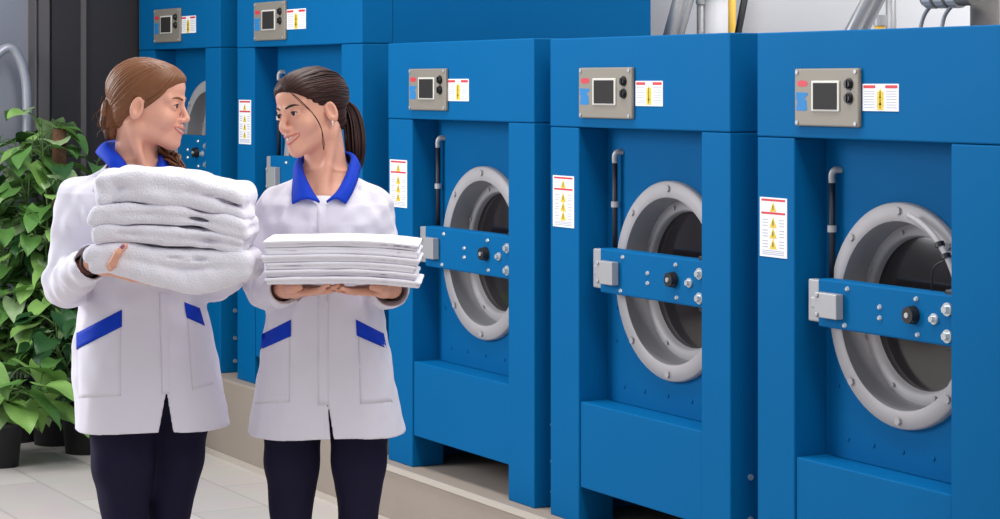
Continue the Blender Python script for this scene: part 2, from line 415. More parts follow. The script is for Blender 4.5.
SPECS = [
 dict(xl=139, xr=220, yb=366, yt=-99, H=0, ys=50.5, rl=154, rr=205, zl=.52, ring=(211, 149, .31), bar=(170, 134, 168, 136, 172), rod=(162, 75),
      panel=(154, 9, 180, 42), lab=(181, 16, 196, 33), D=1.55,
      label='farthest blue washing machine beside the dark wall, its porthole partly behind the woman with towels'),
 dict(xl=237, xr=362, yb=379, yt=-99, H=0, ys=48, rl=254, rr=341, zl=.52, ring=(318, 174, .31), bar=(270, 157, 200, 159, 203), rod=(279, 72),
      panel=(254, 2, 285, 40), lab=(287, 9, 306, 29), plab=(239, 100, 251, 144), D=1.62,
      label='tall blue washing machine right behind the dark-haired woman, its side rising above its neighbour'),
 dict(xl=388, xr=534, yb=460, yt=43.5, ys=118.5, rl=412, rr=508, ll=361, lr=385, ring=(487, 253, .302), bar=(425, 227, 268, 235, 277), rod=(438, 138),
      panel=(409, 69, 446, 110), lab=(448, 79, 469, 101), plab=(390, 160, 407, 207), D=1.0,
      label='blue washing machine whose latch bar meets the folded sheets, dark gap under its lower panel'),
 dict(xl=550, xr=730, yb=0, yt=39, ys=126.5, rl=578.5, rr=701, ll=402, lr=431, ring=(674, 281, .302), bar=(600, 250, 294, 258.5, 306), rod=(615, 152),
      panel=(579, 68, 632, 118), lab=(636, 81, 663, 106), plab=(553, 176, 574, 227), D=1.0,
      label='middle one of the three lower blue washing machines, standing second from the right'),
 dict(xl=757, xr=1003, yb=0, yt=33, ys=136.5, rl=794, rr=950.5, ll=459, lr=493, ring=(905, 315.5, .293), bar=(818, 281, 329, 292.5, 344), rod=(832, 170), wire=1,
      panel=(795, 69, 859, 126), lab=(863, 84, 899, 111), plab=(760, 198, 787, 257), D=1.0,
      label='nearest blue washing machine at the right edge, grey cable tied along its porthole ring'),
]
def py_for(px, z, y=0):
    p = on_plane(px, 100, y); t = (p - CAM).dot(FWD); return HOR + (EYE - z) * F / t
for S in SPECS[3:]: S['yb'] = py_for(S['xl'], ph3)
SPECS[0]['yb'] = py_for(139, ph1); SPECS[1]['yb'] = py_for(237, ph1); SPECS[2]['yb'] = py_for(388, ph3)
for S in SPECS[:2]: S['H'] = 2.28 - ph1
_xr = on_plane(362, 100, 0).x; _d = ray(651, 10)
SPECS[1]['D'] = (CAM + _d * ((_xr - CAM.x) / _d.x)).y; SPECS[0]['D'] = SPECS[1]['D']
print('DEPTH', SPECS[1]['D'])
for S in SPECS[:2]: S['zl'] = .50
MACH = [machine(S) for S in SPECS]
for r, o, W, H in MACH: print('MACH', [round(c, 3) for c in o], round(W, 3), round(H, 3))

# ------------------------------------------------------------------ pipes and hoses behind the machines
PIPE = mat('galvanised_pipe', (150, 150, 152), .4, metal=.5, noise=.1, nscale=10)
PIPEW = mat('white_lagged_pipe', (214, 212, 214), .6)
PIPEY = mat('yellow_gas_pipe', (222, 176, 60), .45)
PIPED = mat('dark_lagging', (112, 108, 106), .8, noise=.25, nscale=14)
def pipe(pts, r, m, label, cat='pipe', name='pipe', sag=False, group=None, clamp=None):
    """pts: (px, py, y) picture points on a plane behind the machines"""
    P = [on_plane(a, b, y) for a, b, y in pts]
    if pts[0][1] == low: P = [Vector(foot(pts[0][0], pts[0][2])), P[0] - Vector((0, 0, .02))] + P     # stands on the plinth
    base = P[0].copy()
    root = bpy.data.objects.new(name, None) if clamp else None
    bm = NB(); add_tube(bm, catmull(P, 8) if len(pts) > 2 else P, r, 14)
    if clamp:
        root = empty(name); obj('tube', bm, m, root)
        for c in clamp:
            q = P[-2].lerp(P[-1], c); ax = (P[-1] - P[-2]).normalized()
            bm = NB(); add_disc(bm, q - ax * .02, ax, r * 1.25, .04, 16); obj('coupling', bm, ZINC, root)
        return tag(root, label, cat, group)
    return tag(obj(name, bm, m), label, cat, group)
low = 60
def foot(px, y):
    p = on_plane(px, low, y); return (p.x, p.y, ph3)
G = 'pipes rising behind the machines'
Y2 = 1.95
pipe([(663, low, Y2 - .05), (690, -40, Y2 - .05)], .03, PIPE, 'left one of two slanting grey pipes beside the tall machine side', group=G, clamp=(.8,))
pipe([(672, low, Y2 + .12), (700, -40, Y2 + .12)], .024, PIPE, 'right one of two slanting grey pipes beside the tall machine side', group=G)
pipe([(701, low, Y2 + .22), (701, -40, Y2 + .22)], .02, PIPE, 'thin upright grey pipe between slanting pipes and white duct', group=G, clamp=(.6, .75))
pipe([(717, low, 2.25), (717, -40, 2.25)], .068, PIPEW, 'thick white upright duct left of the yellow pipe', 'duct', 'duct', clamp=(.7,))
pipe([(732, low, Y2), (732, -40, Y2)], .017, PIPEY, 'upright yellow gas pipe beside the white duct', clamp=(.95,))
pipe([(733, low, Y2 - .1), (752, -40, Y2 - .1)], .015, BLACK, 'black hose slanting right of the yellow pipe', 'hose', 'hose')
YP = 1.35
pipe([(836, low, YP), (889, -40, YP)], .024, PIPE, 'left one of two slanting grey pipes above the nearest machine', group=G, clamp=(.8,))
pipe([(847, low, YP + .08), (899, -40, YP + .08)], .024, PIPE, 'right one of two slanting grey pipes above the nearest machine', group=G)
pipe([(880, low, YP + .3), (880, 16, YP + .3)], .02, PIPEY, 'short yellow pipe stub behind slanting grey pipes', clamp=(.9,))
pipe([(891, low, YP + .4), (891, -40, YP + .4)], .02, PIPE, 'short upright grey pipe right of the slanting pair', group=G)
pipe([(916, low, YP), (922, 22, YP), (931, 6, YP), (940, 4, YP)], .007, PIPE, 'left one of two thin grey cables curving up to a pipe', 'cable', 'cable')
pipe([(940, low, YP), (943, 22, YP), (951, 7, YP), (958, 4, YP)], .007, PIPE, 'right one of two thin grey cables curving up to a pipe', 'cable', 'cable')
pipe([(926, -2, YP), (974, -3.5, YP)], .03, PIPED, 'short lumpy grey pipe lying level above thin cables', clamp=(.15, .4, .65))
pipe([(985, low, YP + .14), (985, -40, YP + .14)], .05, PIPED, 'thick dark lagged pipe at the right end', clamp=(.75,))

# ------------------------------------------------------------------ light
W = bpy.data.worlds.new('world'); SC.world = W; W.use_nodes = True
W.node_tree.nodes['Background'].inputs[0].default_value = (.93, .96, 1, 1)
W.node_tree.nodes['Background'].inputs[1].default_value = .60
def area(name, loc, target, size, sy, power, col=(1, 1, 1)):
    l = bpy.data.lights.new(name, 'AREA'); l.shape = 'RECTANGLE'; l.size = size; l.size_y = sy; l.energy = power; l.color = col
    o = bpy.data.objects.new(name, l); COL.objects.link(o); o.location = loc
    o.rotation_euler = (Vector(target) - Vector(loc)).to_track_quat('-Z', 'Y').to_euler(); return o
area('overhead_fill', (-4.5, -.85, 3.8), (-4.5, -.85, 0), 7.0, .7, 150, (1, .97, .95))  # unseen softbox added overhead, set close so the headers shade the recesses
area('window_light', (-8.2, -4.2, 2.6), (-4.5, -1.2, 1.2), 2.2, 2.0, 190, (.95, .97, 1))
area('back_wall_fill', (-6.0, 2.05, 3.3), (-6.0, 2.45, 1.7), 5.0, .3, 62, (1, 1, 1))  # unseen fill light added to whiten the back wall
SC.view_settings.view_transform = 'Standard'; SC.view_settings.look = 'None'
SC.view_settings.gamma = 1; SC.view_settings.use_curve_mapping = False; SC.view_settings.exposure = 0
# ------------------------------------------------------------------ implicit surfaces -> one continuous mesh
def smin(a, b, k):
    if k <= 0: return np.minimum(a, b)
    h = np.clip(.5 + .5 * (b - a) / k, 0, 1)
    return b + (a - b) * h - k * h * (1 - h)
def smax(a, b, k): return -smin(-a, -b, k)
class Cone:                       # limb piece that tapers from a (ra) to b (rb)
    def __init__(s, a, b, ra, rb): s.a, s.b, s.ra, s.rb = np.array(a, float), np.array(b, float), ra, rb
    def box(s): r = np.array([s.ra] * 3), np.array([s.rb] * 3); return np.minimum(s.a - r[0], s.b - r[1]), np.maximum(s.a + r[0], s.b + r[1])
    def __call__(s, X, Y, Z):
        ba = s.b - s.a; L = max(ba @ ba, 1e-12)
        px, py, pz = X - s.a[0], Y - s.a[1], Z - s.a[2]
        h = np.clip((px * ba[0] + py * ba[1] + pz * ba[2]) / L, 0, 1)
        return np.sqrt((px - ba[0] * h) ** 2 + (py - ba[1] * h) ** 2 + (pz - ba[2] * h) ** 2) - (s.ra + (s.rb - s.ra) * h)
class Ell:                        # ellipsoid, optional 3x3 rotation (rows = local axes)
    def __init__(s, c, r, R=None): s.c, s.r, s.R = np.array(c, float), np.array(r, float), (np.eye(3) if R is None else np.array(R, float))
    def box(s):
        e = np.sqrt(((s.R * s.r[:, None]) ** 2).sum(0)); return s.c - e, s.c + e
    def __call__(s, X, Y, Z):
        d = (X - s.c[0], Y - s.c[1], Z - s.c[2])
        q = [d[0] * s.R[i, 0] + d[1] * s.R[i, 1] + d[2] * s.R[i, 2] for i in range(3)]
        k0 = np.sqrt(sum((q[i] / s.r[i]) ** 2 for i in range(3))); k1 = np.sqrt(sum((q[i] / s.r[i] ** 2) ** 2 for i in range(3)))
        return k0 * (k0 - 1) / np.maximum(k1, 1e-9)
class Box:                        # rounded box, bent by an optional function dz(x, y)
    def __init__(s, c, h, r, R=None, bend=None, wob=0): s.c, s.h, s.r, s.R, s.bend, s.wob = np.array(c, float), np.array(h, float), r, (np.eye(3) if R is None else np.array(R, float)), bend, wob
    def box(s):
        e = np.abs(s.R * s.h[:, None]).sum(0) + s.wob; return s.c - e, s.c + e
    def __call__(s, X, Y, Z):
        d = (X - s.c[0], Y - s.c[1], Z - s.c[2])
        q = [d[0] * s.R[i, 0] + d[1] * s.R[i, 1] + d[2] * s.R[i, 2] for i in range(3)]
        if s.bend: q[2] = q[2] - s.bend(q[0], q[1])
        q = [np.abs(q[i]) - (s.h[i] - s.r) for i in range(3)]
        return np.sqrt(sum(np.maximum(v, 0) ** 2 for v in q)) + np.minimum(np.maximum(np.maximum(q[0], q[1]), q[2]), 0) - s.r
class Loft:                       # stacked super-ellipses: (z, cx, cy, a, b, turn) from bottom to top
    def __init__(s, secs, n=2.3, cap=.03): s.S = np.array(sorted([tuple(q) + (0,) * (6 - len(q)) for q in secs]), float); s.n = n; s.cap = cap
    def box(s):
        S = s.S; m = np.maximum(S[:, 3], S[:, 4]) if np.any(S[:, 5]) else None
        a = S[:, 3] if m is None else m; b = S[:, 4] if m is None else m
        return np.array([(S[:, 1] - a).min(), (S[:, 2] - b).min(), S[0, 0]]), np.array([(S[:, 1] + a).max(), (S[:, 2] + b).max(), S[-1, 0]])
    def __call__(s, X, Y, Z):
        S = s.S; zc = np.clip(Z, S[0, 0], S[-1, 0])
        f = [np.interp(zc.ravel(), S[:, 0], S[:, i]).reshape(zc.shape) for i in range(1, 6)]
        dx, dy = X - f[0], Y - f[1]
        if np.any(S[:, 5]):
            c, t = np.cos(f[4]), np.sin(f[4]); dx, dy = dx * c + dy * t, -dx * t + dy * c
        a, b = f[2], f[3]
        k = (np.abs(dx / a) ** s.n + np.abs(dy / b) ** s.n + 1e-12) ** (1 / s.n)
        rad = np.sqrt(dx * dx + dy * dy) + 1e-9
        d = rad * (1 - 1 / k)
        d = np.where(k < .05, -np.minimum(a, b), d)
        dz = np.maximum(S[0, 0] - Z, Z - S[-1, 0])
        return np.maximum(d, dz)
def fold_noise(seed, freq, n=7, dirs=None):
    r = np.random.RandomState(seed); K = r.normal(size=(n, 3)); K /= np.linalg.norm(K, axis=1)[:, None]
    if dirs is not None: K = K * np.array(dirs)
    K *= freq * r.uniform(.6, 1.6, (n, 1)); ph = r.uniform(0, 6.28, n)
    return lambda X, Y, Z: sum(np.sin(K[i, 0] * X + K[i, 1] * Y + K[i, 2] * Z + ph[i]) for i in range(n)) / n ** .5
def field_at(ops, P):
    """value of a list of (op, shape, blend) at points P (n,3)"""
    X, Y, Z = P[:, 0], P[:, 1], P[:, 2]; V = np.full(len(P), 10.0)
    for op, s, k in ops:
        d = s(X, Y, Z)
        V = smin(V, d, k) if op == 'u' else smax(V, -d, k)
    return V
def grid_mesh(ops, h, post=None, pad=.02, smooth=1, box=None):
    lo = np.min([s.box()[0] for o, s, k in ops if o == 'u'], axis=0) - pad
    hi = np.max([s.box()[1] for o, s, k in ops if o == 'u'], axis=0) + pad
    if box is not None: lo, hi = np.maximum(lo, box[0]), np.minimum(hi, box[1])
    n = np.ceil((hi - lo) / h).astype(int) + 1
    ax = [lo[i] + h * np.arange(n[i]) for i in range(3)]
    V = np.full(n, 10.0, np.float32)
    for op, s, k in ops:
        b0, b1 = s.box(); m = k + 3 * h + (pad if op == 'u' else 0)
        i0 = np.clip(np.floor((b0 - m - lo) / h).astype(int), 0, n - 1); i1 = np.clip(np.ceil((b1 + m - lo) / h).astype(int) + 1, 1, n)
        if np.any(i1 <= i0): continue
        sl = tuple(slice(a, b) for a, b in zip(i0, i1))
        X, Y, Z = np.meshgrid(ax[0][sl[0]], ax[1][sl[1]], ax[2][sl[2]], indexing='ij')
        d = s(X, Y, Z)
        V[sl] = smin(V[sl], d, k) if op == 'u' else smax(V[sl], -d, k)
    if post is not None:
        X, Y, Z = np.meshgrid(*ax, indexing='ij', sparse=True)
        V = post(V, X, Y, Z)
    V[0], V[-1], V[:, 0], V[:, -1], V[:, :, 0], V[:, :, -1] = (np.maximum(V[0], h), np.maximum(V[-1], h), np.maximum(V[:, 0], h), np.maximum(V[:, -1], h), np.maximum(V[:, :, 0], h), np.maximum(V[:, :, -1], h))
    S = V < 0
    c = np.zeros(n - 1, np.uint8)
    cor = [(i, j, k) for i in (0, 1) for j in (0, 1) for k in (0, 1)]
    for i, j, k in cor: c += S[i:n[0] - 1 + i, j:n[1] - 1 + j, k:n[2] - 1 + k]
    act = (c > 0) & (c < 8); ijk = np.argwhere(act)
    idx = np.full(n - 1, -1, np.int64); idx[act] = np.arange(len(ijk))
    vals = np.stack([V[ijk[:, 0] + i, ijk[:, 1] + j, ijk[:, 2] + k] for i, j, k in cor], 1)
    acc = np.zeros((len(ijk), 3)); cnt = np.zeros(len(ijk))
    for p in range(8):
        for q in range(p + 1, 8):
            dlt = np.array(cor[q]) - np.array(cor[p])
            if np.abs(dlt).sum() != 1: continue
            a, b = vals[:, p], vals[:, q]; mk = (a < 0) != (b < 0)
            t = np.where(mk, a / np.where(mk, a - b, 1), 0)
            acc += np.where(mk[:, None], np.array(cor[p]) + t[:, None] * dlt, 0); cnt += mk
    P = lo + h * (ijk + acc / cnt[:, None])
    F_ = []
    for axn in range(3):
        a = [slice(None)] * 3; b = [slice(None)] * 3; a[axn] = slice(0, -1); b[axn] = slice(1, None)
        A_, B_ = S[tuple(a)], S[tuple(b)]; e = np.argwhere(A_ != B_)
        o1, o2 = [(1, 2), (2, 0), (0, 1)][axn]
        e = e[(e[:, o1] > 0) & (e[:, o2] > 0) & (e[:, o1] < n[o1] - 1) & (e[:, o2] < n[o2] - 1)]
        def cell(d1, d2):
            q = e.copy(); q[:, o1] += d1; q[:, o2] += d2; return idx[q[:, 0], q[:, 1], q[:, 2]]
        quad = np.stack([cell(-1, -1), cell(0, -1), cell(0, 0), cell(-1, 0)], 1)
        flip = ~A_[e[:, 0], e[:, 1], e[:, 2]]
        quad[flip] = quad[flip][:, ::-1]; F_.append(quad)
    Q = np.concatenate(F_); Q = Q[(Q >= 0).all(1)]
    for _ in range(smooth):
        for lam in (.5, -.45):
            s = np.zeros_like(P); w = np.zeros(len(P))
            for i in range(4):
                a, b = Q[:, i], Q[:, (i + 1) % 4]
                for d in range(3):
                    s[:, d] += np.bincount(a, P[b, d], len(P)) + np.bincount(b, P[a, d], len(P))
                w += np.bincount(a, minlength=len(P)) + np.bincount(b, minlength=len(P))
            P = P + lam * (s / np.maximum(w, 1)[:, None] - P)
    return P, Q
def mesh_obj(name, PQ, mats, parent=None):
    P, Q = PQ; me = bpy.data.meshes.new(name)
    me.vertices.add(len(P)); me.vertices.foreach_set('co', P.astype(np.float32).ravel())
    me.loops.add(Q.size); me.loops.foreach_set('vertex_index', Q.ravel().astype(np.int32))
    me.polygons.add(len(Q)); me.polygons.foreach_set('loop_start', np.arange(0, Q.size, 4, dtype=np.int32))
    me.update(calc_edges=True); me.validate()
    return link(name, me, mats, parent, True)

# ------------------------------------------------------------------ materials of people and linen
SKIN = mat('skin', (224, 166, 142), .45, sss=.12, noise=.05, nscale=30, spec=.35)
LIPS = mat('lips', (200, 116, 106), .45)
TEETH = mat('teeth', (250, 247, 242), .25)
EYEW = mat('eye_white', (232, 228, 226), .25)
IRIS = mat('iris_brown', (48, 30, 22), .2)
LASH = mat('lashes', (30, 20, 18), .6)
NAIL = mat('nail_polish', (150, 80, 120), .3)
NAILR = mat('nail_polish_red', (120, 40, 40), .3)
HAIRA = mat('auburn_hair', (120, 76, 48), .5, spec=.3)
HAIRAB = mat('auburn_hair_dark', (88, 53, 34), .5, spec=.3)
HAIRB = mat('brown_hair', (54, 30, 25), .5, spec=.22)
HAIRBB = mat('brown_hair_dark', (36, 20, 17), .5, spec=.22)
COATM = mat('white_work_coat', (226, 222, 233), .85, bump=.06, bscale=25, noise=.015, nscale=5, spec=.2, sheen=.1)
CUFFB = mat('royal_blue_trim', (10, 58, 188), .7, spec=.2)
TEE = mat('white_tee', (236, 234, 240), .85)
NAVY = mat('navy_trousers', (30, 27, 50), .8, noise=.08, nscale=15, bump=.05, bscale=60, spec=.15)
SHOE = mat('white_shoe', (226, 226, 228), .6)
TERRY = mat('white_terry', (238, 235, 244), .95, bump=.5, bscale=260, spec=.1, sheen=.2)
LINEN = mat('white_linen', (236, 233, 241), .9, bump=.05, bscale=120, spec=.15)
BAND = mat('dark_wristband', (38, 28, 30), .5)
GOLD = mat('gold_jewellery', (190, 150, 80), .3, metal=.8)

# ------------------------------------------------------------------ heads
def basis(Fv, roll=0.0):
    Fv = Vector(Fv).normalized(); U = (Vector((0, 0, 1)) - Fv * Fv.z).normalized(); X = Fv.cross(U)
    M = Matrix((X, Fv, U)).transposed()
    return M @ Matrix.Rotation(roll, 3, 'Y')
class InFrame:                    # a shape given in head coordinates
    def __init__(s, shape, M, c, sc): s.s, s.M, s.c, s.k = shape, np.array(M), np.array(c, float), sc
    def box(s):
        a, b = s.s.box(); pts = np.array([(x, y, z) for x in (a[0], b[0]) for y in (a[1], b[1]) for z in (a[2], b[2])])
        w = s.c + s.k * pts @ s.M.T; return w.min(0), w.max(0)
    def __call__(s, X, Y, Z):
        d = ((X - s.c[0]) / s.k, (Y - s.c[1]) / s.k, (Z - s.c[2]) / s.k)
        q = [d[0] * s.M[0, i] + d[1] * s.M[1, i] + d[2] * s.M[2, i] for i in range(3)]
        return s.s(*q) * s.k
EYEC = (.0310, .0765, .0040); EYER = .0120
def head_ops():
    o = []
    o.append(('u', Ell((0, -.016, .040), (.0715, .0925, .0765)), 0))
    o.append(('u', Ell((0, .026, -.019), (.0600, .0620, .0810)), .03))
    o.append(('u', Ell((0, .036, .051), (.0610, .0585, .0530)), .02))        # forehead
    o.append(('u', Ell((0, .0725, -.0935), (.0190, .0180, .0160)), .022))       # chin
    o.append(('u', Cone((0, .069, -.0885), (.046, -.002, -.060), .0155, .017), .02)); o.append(('u', Cone((0, .069, -.0885), (-.046, -.002, -.060), .0155, .017), .02))
    for s in (1, -1):
        o.append(('u', Ell((s * .037, .0610, -.0270), (.0230, .0220, .0210)), .02))   # cheek
        o.append(('u', Cone((s * .046, .068, .022), (s * .012, .0865, .018), .0085, .0085), .014))  # brow
        o.append(('s', Ell((s * .0315, .0965, .0030), (.0170, .0140, .0110)), .012))  # eye socket
        o.append(('u', Ell((s * EYEC[0], EYEC[1], EYEC[2]), (.0148, .0140, .0140)), .004))    # lids
    o.append(('u', Cone((0, .080, -.056), (0, .078, -.064), .022, .020), .014))      # mouth mound
    o.append(('u', Cone((0, .0885, .0120), (0, .1070, -.0275), .0056, .0080), .010))   # nose
    o.append(('u', Ell((0, .1050, -.0290), (.0085, .0095, .0078)), .005))
    for s in (1, -1): o.append(('u', Ell((s * .0108, .0955, -.0325), (.0068, .0098, .0062)), .006))
    for s in (1, -1):
        # almond opening between the lids
        o.append(('s', Ell((s * (EYEC[0]), EYEC[1] + .017, EYEC[2] - .0005), (.0135, .0110, .0046)), .002))
        # ear
        Re = np.array(Matrix.Rotation(s * .35, 3, 'Z') @ Matrix.Rotation(-.18, 3, 'X')).T
        o.append(('u', Ell((s * .0755, -.0060, -.0080), (.0070, .0175, .0310), Re), .006))
        o.append(('s', Ell((s * .0815, -.0025, -.0040), (.0090, .0095, .0185), Re), .002))
    # mouth slit, smiling
    for s in (1, -1): o.append(('s', Cone((0, .1020, -.0605), (s * .0245, .0870, -.0520), .0058, .0028), .003))
    return o
HEAD = head_ops()
def head_front(x, z, off=0.0, y0=.14):
    """front surface of the head at (x, z) in head coordinates"""
    ys = np.arange(y0, -.02, -.0006); P = np.stack([np.full_like(ys, x), ys, np.full_like(ys, z)], 1)
    v = field_at([q for q in HEAD if not (isinstance(q[1], Cone) and q[0] == 's')], P); i = np.argmax(v < 0)
    return (x, ys[i] + off, z)
def build_face(root, M, c, sc, mouth_open=.006, looking=(0, 0)):
    """eyes, brows, lips, teeth as children"""
    Mn = np.array(M); c = np.array(c, float)
    def W(p): return Vector(c + sc * (Mn @ np.array(p)))
    for s in (1, -1):
        e = (s * EYEC[0], EYEC[1], EYEC[2])
        bm = NB(); bmesh.ops.create_uvsphere(bm, u_segments=24, v_segments=16, radius=EYER * sc, matrix=Matrix.Translation(W(e)))
        eye = obj('eye', bm, EYEW, root, True)
        g = Vector((looking[0], 1, looking[1])).normalized()
        bm = NB(); q = [(EYEC[0] * s + g[0] * EYER * r, EYEC[1] + g[1] * EYER * r, EYEC[2] + g[2] * EYER * r) for r in (.86, 1.045)]
        add_disc(bm, W(q[0]), W(q[1]) - W(q[0]), .0062 * sc, (W(q[1]) - W(q[0])).length, 20, .0050 * sc); obj('iris', bm, IRIS, eye)
        bm = NB(); pts = []
        for u in np.linspace(-1, 1, 11):
            x = e[0] + u * .0140; z = e[2] + .0046 * (1 - u * u) + .0006 - .0012 * (u * s > 0) * u * u * -1
            yy = EYEC[1] + math.sqrt(max(EYER ** 2 * 1.30 - (u * .0125) ** 2, 1e-6)) * .90
            pts.append(W((x, yy + .0008, z)))
        add_tube(bm, pts, [.0006 * sc + .0013 * sc * (1 - abs(u) ** 2) for u in np.linspace(-1, 1, 11)], 6); obj('eyelashes', bm, LASH, eye, True)
        bm = NB(); pts = []
        for u in np.linspace(0, 1, 9):
            x = s * (.0125 + .0360 * u); z = .0205 + .0085 * math.sin(u * 2.2) - .004 * u
            pts.append(W(head_front(x, z, .0006)))
        add_tube(bm, pts, [(.0012 + .0020 * math.sin(min(1, (u + .12)) * PI) ** .7 if u < .88 else .0008) * sc for u in np.linspace(0, 1, 9)], 6)
        obj('eyebrow', bm, root['hairmat'] if False else BROW[0], root, True)
    N = 13; us = np.linspace(-1, 1, N)
    def lip(zc, curve, rr, off):
        bm = NB(); pts = [W(head_front(LIPW[0] * u, zc + curve * u * u, off)) for u in us]
        add_tube(bm, pts, [sc * (rr * (1 - .75 * abs(u) ** 2.2)) for u in us], 8); return bm
    zu, zl = -.0535, -.0535 - .0070 - mouth_open
    obj('upper_lip', lip(zu, .0060, .0030, -.0008), LIPS, root, True)
    obj('lower_lip', lip(zl, .0055 + mouth_open + .0062, .0036, -.0006), LIPS, root, True)
    bm = NB(); rows = []
    for u in np.linspace(-.86, .86, 15):
        a = head_front(LIPW[0] * u, zu + .0055 * u * u, -.0022); b = head_front(LIPW[0] * u, (zl + (.0117 + mouth_open) * u * u) , -.0022)
        yy = min(a[1], b[1])
        rows.append((bm.verts.new(W((a[0], yy, a[2]))), bm.verts.new(W((b[0], yy, b[2] + .001))), bm.verts.new(W((a[0], yy - .004, a[2]))), bm.verts.new(W((b[0], yy - .004, b[2])))))
    for p, q in zip(rows, rows[1:]):
        bm.faces.new((p[0], q[0], q[1], p[1])); bm.faces.new((p[2], p[3], q[3], q[2])); bm.faces.new((p[0], p[2], q[2], q[0])); bm.faces.new((p[1], q[1], q[3], p[3]))
    bm.faces.new((rows[0][0], rows[0][1], rows[0][3], rows[0][2])); bm.faces.new((rows[-1][0], rows[-1][2], rows[-1][3], rows[-1][1]))
    obj('teeth', bm, TEETH, root, True)
BROW = [HAIRA]; LIPW = [.027]

def hand_ops(w, L, N, S, curls, size=1.0, thumb=None, spread=.02):
    """w wrist, L along the fingers, N out of the palm, S towards the thumb; curls: 4 x 3 bends in radians"""
    w, L, N, S = [Vector(v) for v in (w, L, N, S)]; L.normalize(); N = (N - L * N.dot(L)).normalized(); S = (S - L * S.dot(L) - N * S.dot(N)).normalized()
    o = []; nails = []
    kn = []
    lens = [(.043, .025, .020), (.047, .029, .021), (.044, .027, .021), (.034, .020, .018)]
    for i in range(4):
        k = w + (L * (.090 - .004 * abs(i - 1) - (.008 if i == 3 else 0)) + S * (.031 - .0205 * i)) * size; kn.append(k)
        o.append(('u', Cone(w + S * (.014 - .009 * i) * size + L * .012 * size, k, .0155 * size, .0105 * size), .010))
    o.append(('u', Cone(w - L * .02 * size, w + L * .01 * size, .0215 * size, .0215 * size), .012))
    for i in range(4):
        p = kn[i]; ang = 0; base = (L + S * spread * (1.5 - i)).normalized()
        for j in range(3):
            ang += curls[i][j]
            d = (base * math.cos(ang) + N * math.sin(ang)).normalized(); q = p + d * lens[i][j] * size
            r0 = (.0094, .0084, .0077)[j] * (1 if i < 3 else .88) * size; r1 = (.0084, .0077, .0066)[j] * (1 if i < 3 else .88) * size
            o.append(('u', Cone(p, q, r0, r1), .0035 if j else .005)); p = q
        up = (-base * math.sin(ang) + N * math.cos(ang))
        nails.append((p - d * .006 * size, d, -up, .0062 * size))
    tb = w + (L * .022 + S * .026 + N * .006) * size
    th = thumb or [(.55, .15, .75), (.75, .25, .55), (.85, .35, .35)]
    p = tb; tl = (.042, .031, .026); tr = (.0150, .0115, .0098, .0078)
    for j in range(3):
        d = (L * th[j][0] + N * th[j][1] + S * th[j][2]).normalized(); q = p + d * tl[j] * size
        o.append(('u', Cone(p, q, tr[j] * size, tr[j + 1] * size), .010 if j == 0 else .004)); p = q
    nails.append((p - d * .007 * size, d, None, .0072 * size))
    return o, nails
def nail_mesh(root, items, m):
    for p, d, up, r in items:
        if up is None: continue
        M = Matrix((d.cross(up).normalized(), d.normalized(), up.normalized())).transposed().to_4x4(); M.translation = p + up.normalized() * r * .95
        bm = NB(); bmesh.ops.create_uvsphere(bm, u_segments=12, v_segments=8, radius=1, matrix=M @ Matrix.Diagonal((r * .75, r * 1.15, r * .28, 1)))
        obj('fingernail', bm, m, root, True)

# ------------------------------------------------------------------ hair
SCALP = [('u', Ell((0, -.016, .040), (.0715, .0925, .0765)), 0), ('u', Ell((0, .036, .051), (.0610, .0585, .0530)), .02)]
def scalp_pt(d, off=0.0):
    """point on the scalp in direction d (head coordinates, from the cranium centre)"""
    c = np.array((0, -.016, .040)); d = np.array(d, float); d /= np.linalg.norm(d)
    t = np.arange(.05, .16, .0006); v = field_at(SCALP, c + d * t[:, None])
    return c + d * (t[np.argmax(v > 0)] + off)
def slerp(a, b, t):
    a, b = np.array(a, float), np.array(b, float); a /= np.linalg.norm(a); b /= np.linalg.norm(b)
    w = math.acos(max(-1, min(1, a @ b))); 
    return (math.sin((1 - t) * w) * a + math.sin(t * w) * b) / math.sin(w)
def strands(W, starts, gather, off0=.006, off1=.010, rad=.0028, sc=1, n=10, jit=.0):
    bm = NB(); rr = random.Random(3)
    for k, s in enumerate(starts):
        pts = []
        for t in np.linspace(0, 1, n):
            d = slerp(s, gather, t * .97)
            lift = off0 + (off1 - off0) * min(1, t * 2.2) + rr.uniform(-1, 1) * .0010
            pts.append(W(scalp_pt(d, lift)))
        r0 = rad * rr.uniform(.8, 1.25)
        add_tube(bm, catmull(pts, 2), [r0 * sc * (.35 + .65 * min(1, 6 * t)) for t in np.linspace(0, 1, (n - 1) * 2 + 1)], 5, mi=(0 if rr.random() < .65 else 1))
    return bm
# ------------------------------------------------------------------ people
class Wedge:                      # slit that opens downwards, cut through the front of a hem
    def __init__(s, top, bot, w0, w1, ymax): s.t, s.b, s.w0, s.w1, s.ym = top, bot, w0, w1, ymax
    def box(s): return np.array([min(s.t[0], s.b[0]) - s.w1, -.6, s.b[1] - .05]), np.array([max(s.t[0], s.b[0]) + s.w1, s.ym, s.t[1]])
    def __call__(s, X, Y, Z):
        u = (s.t[1] - Z) / (s.t[1] - s.b[1])
        return np.maximum(np.maximum(np.abs(X - (s.t[0] + (s.b[0] - s.t[0]) * u)) - (s.w0 + (s.w1 - s.w0) * u), Z - s.t[1]), Y - s.ym)

def person_frame(px, D):
    x0 = (px - 500) / F * D
    o = CAM + RGT * x0 + FWD * D; o.z = 0
    def L(qx, qy, y=0.0):
        return Vector(((qx - 500) / F * (D + y) - x0, y, EYE - (qy - HOR) / F * (D + y)))
    return o, PI / 2 - A, L

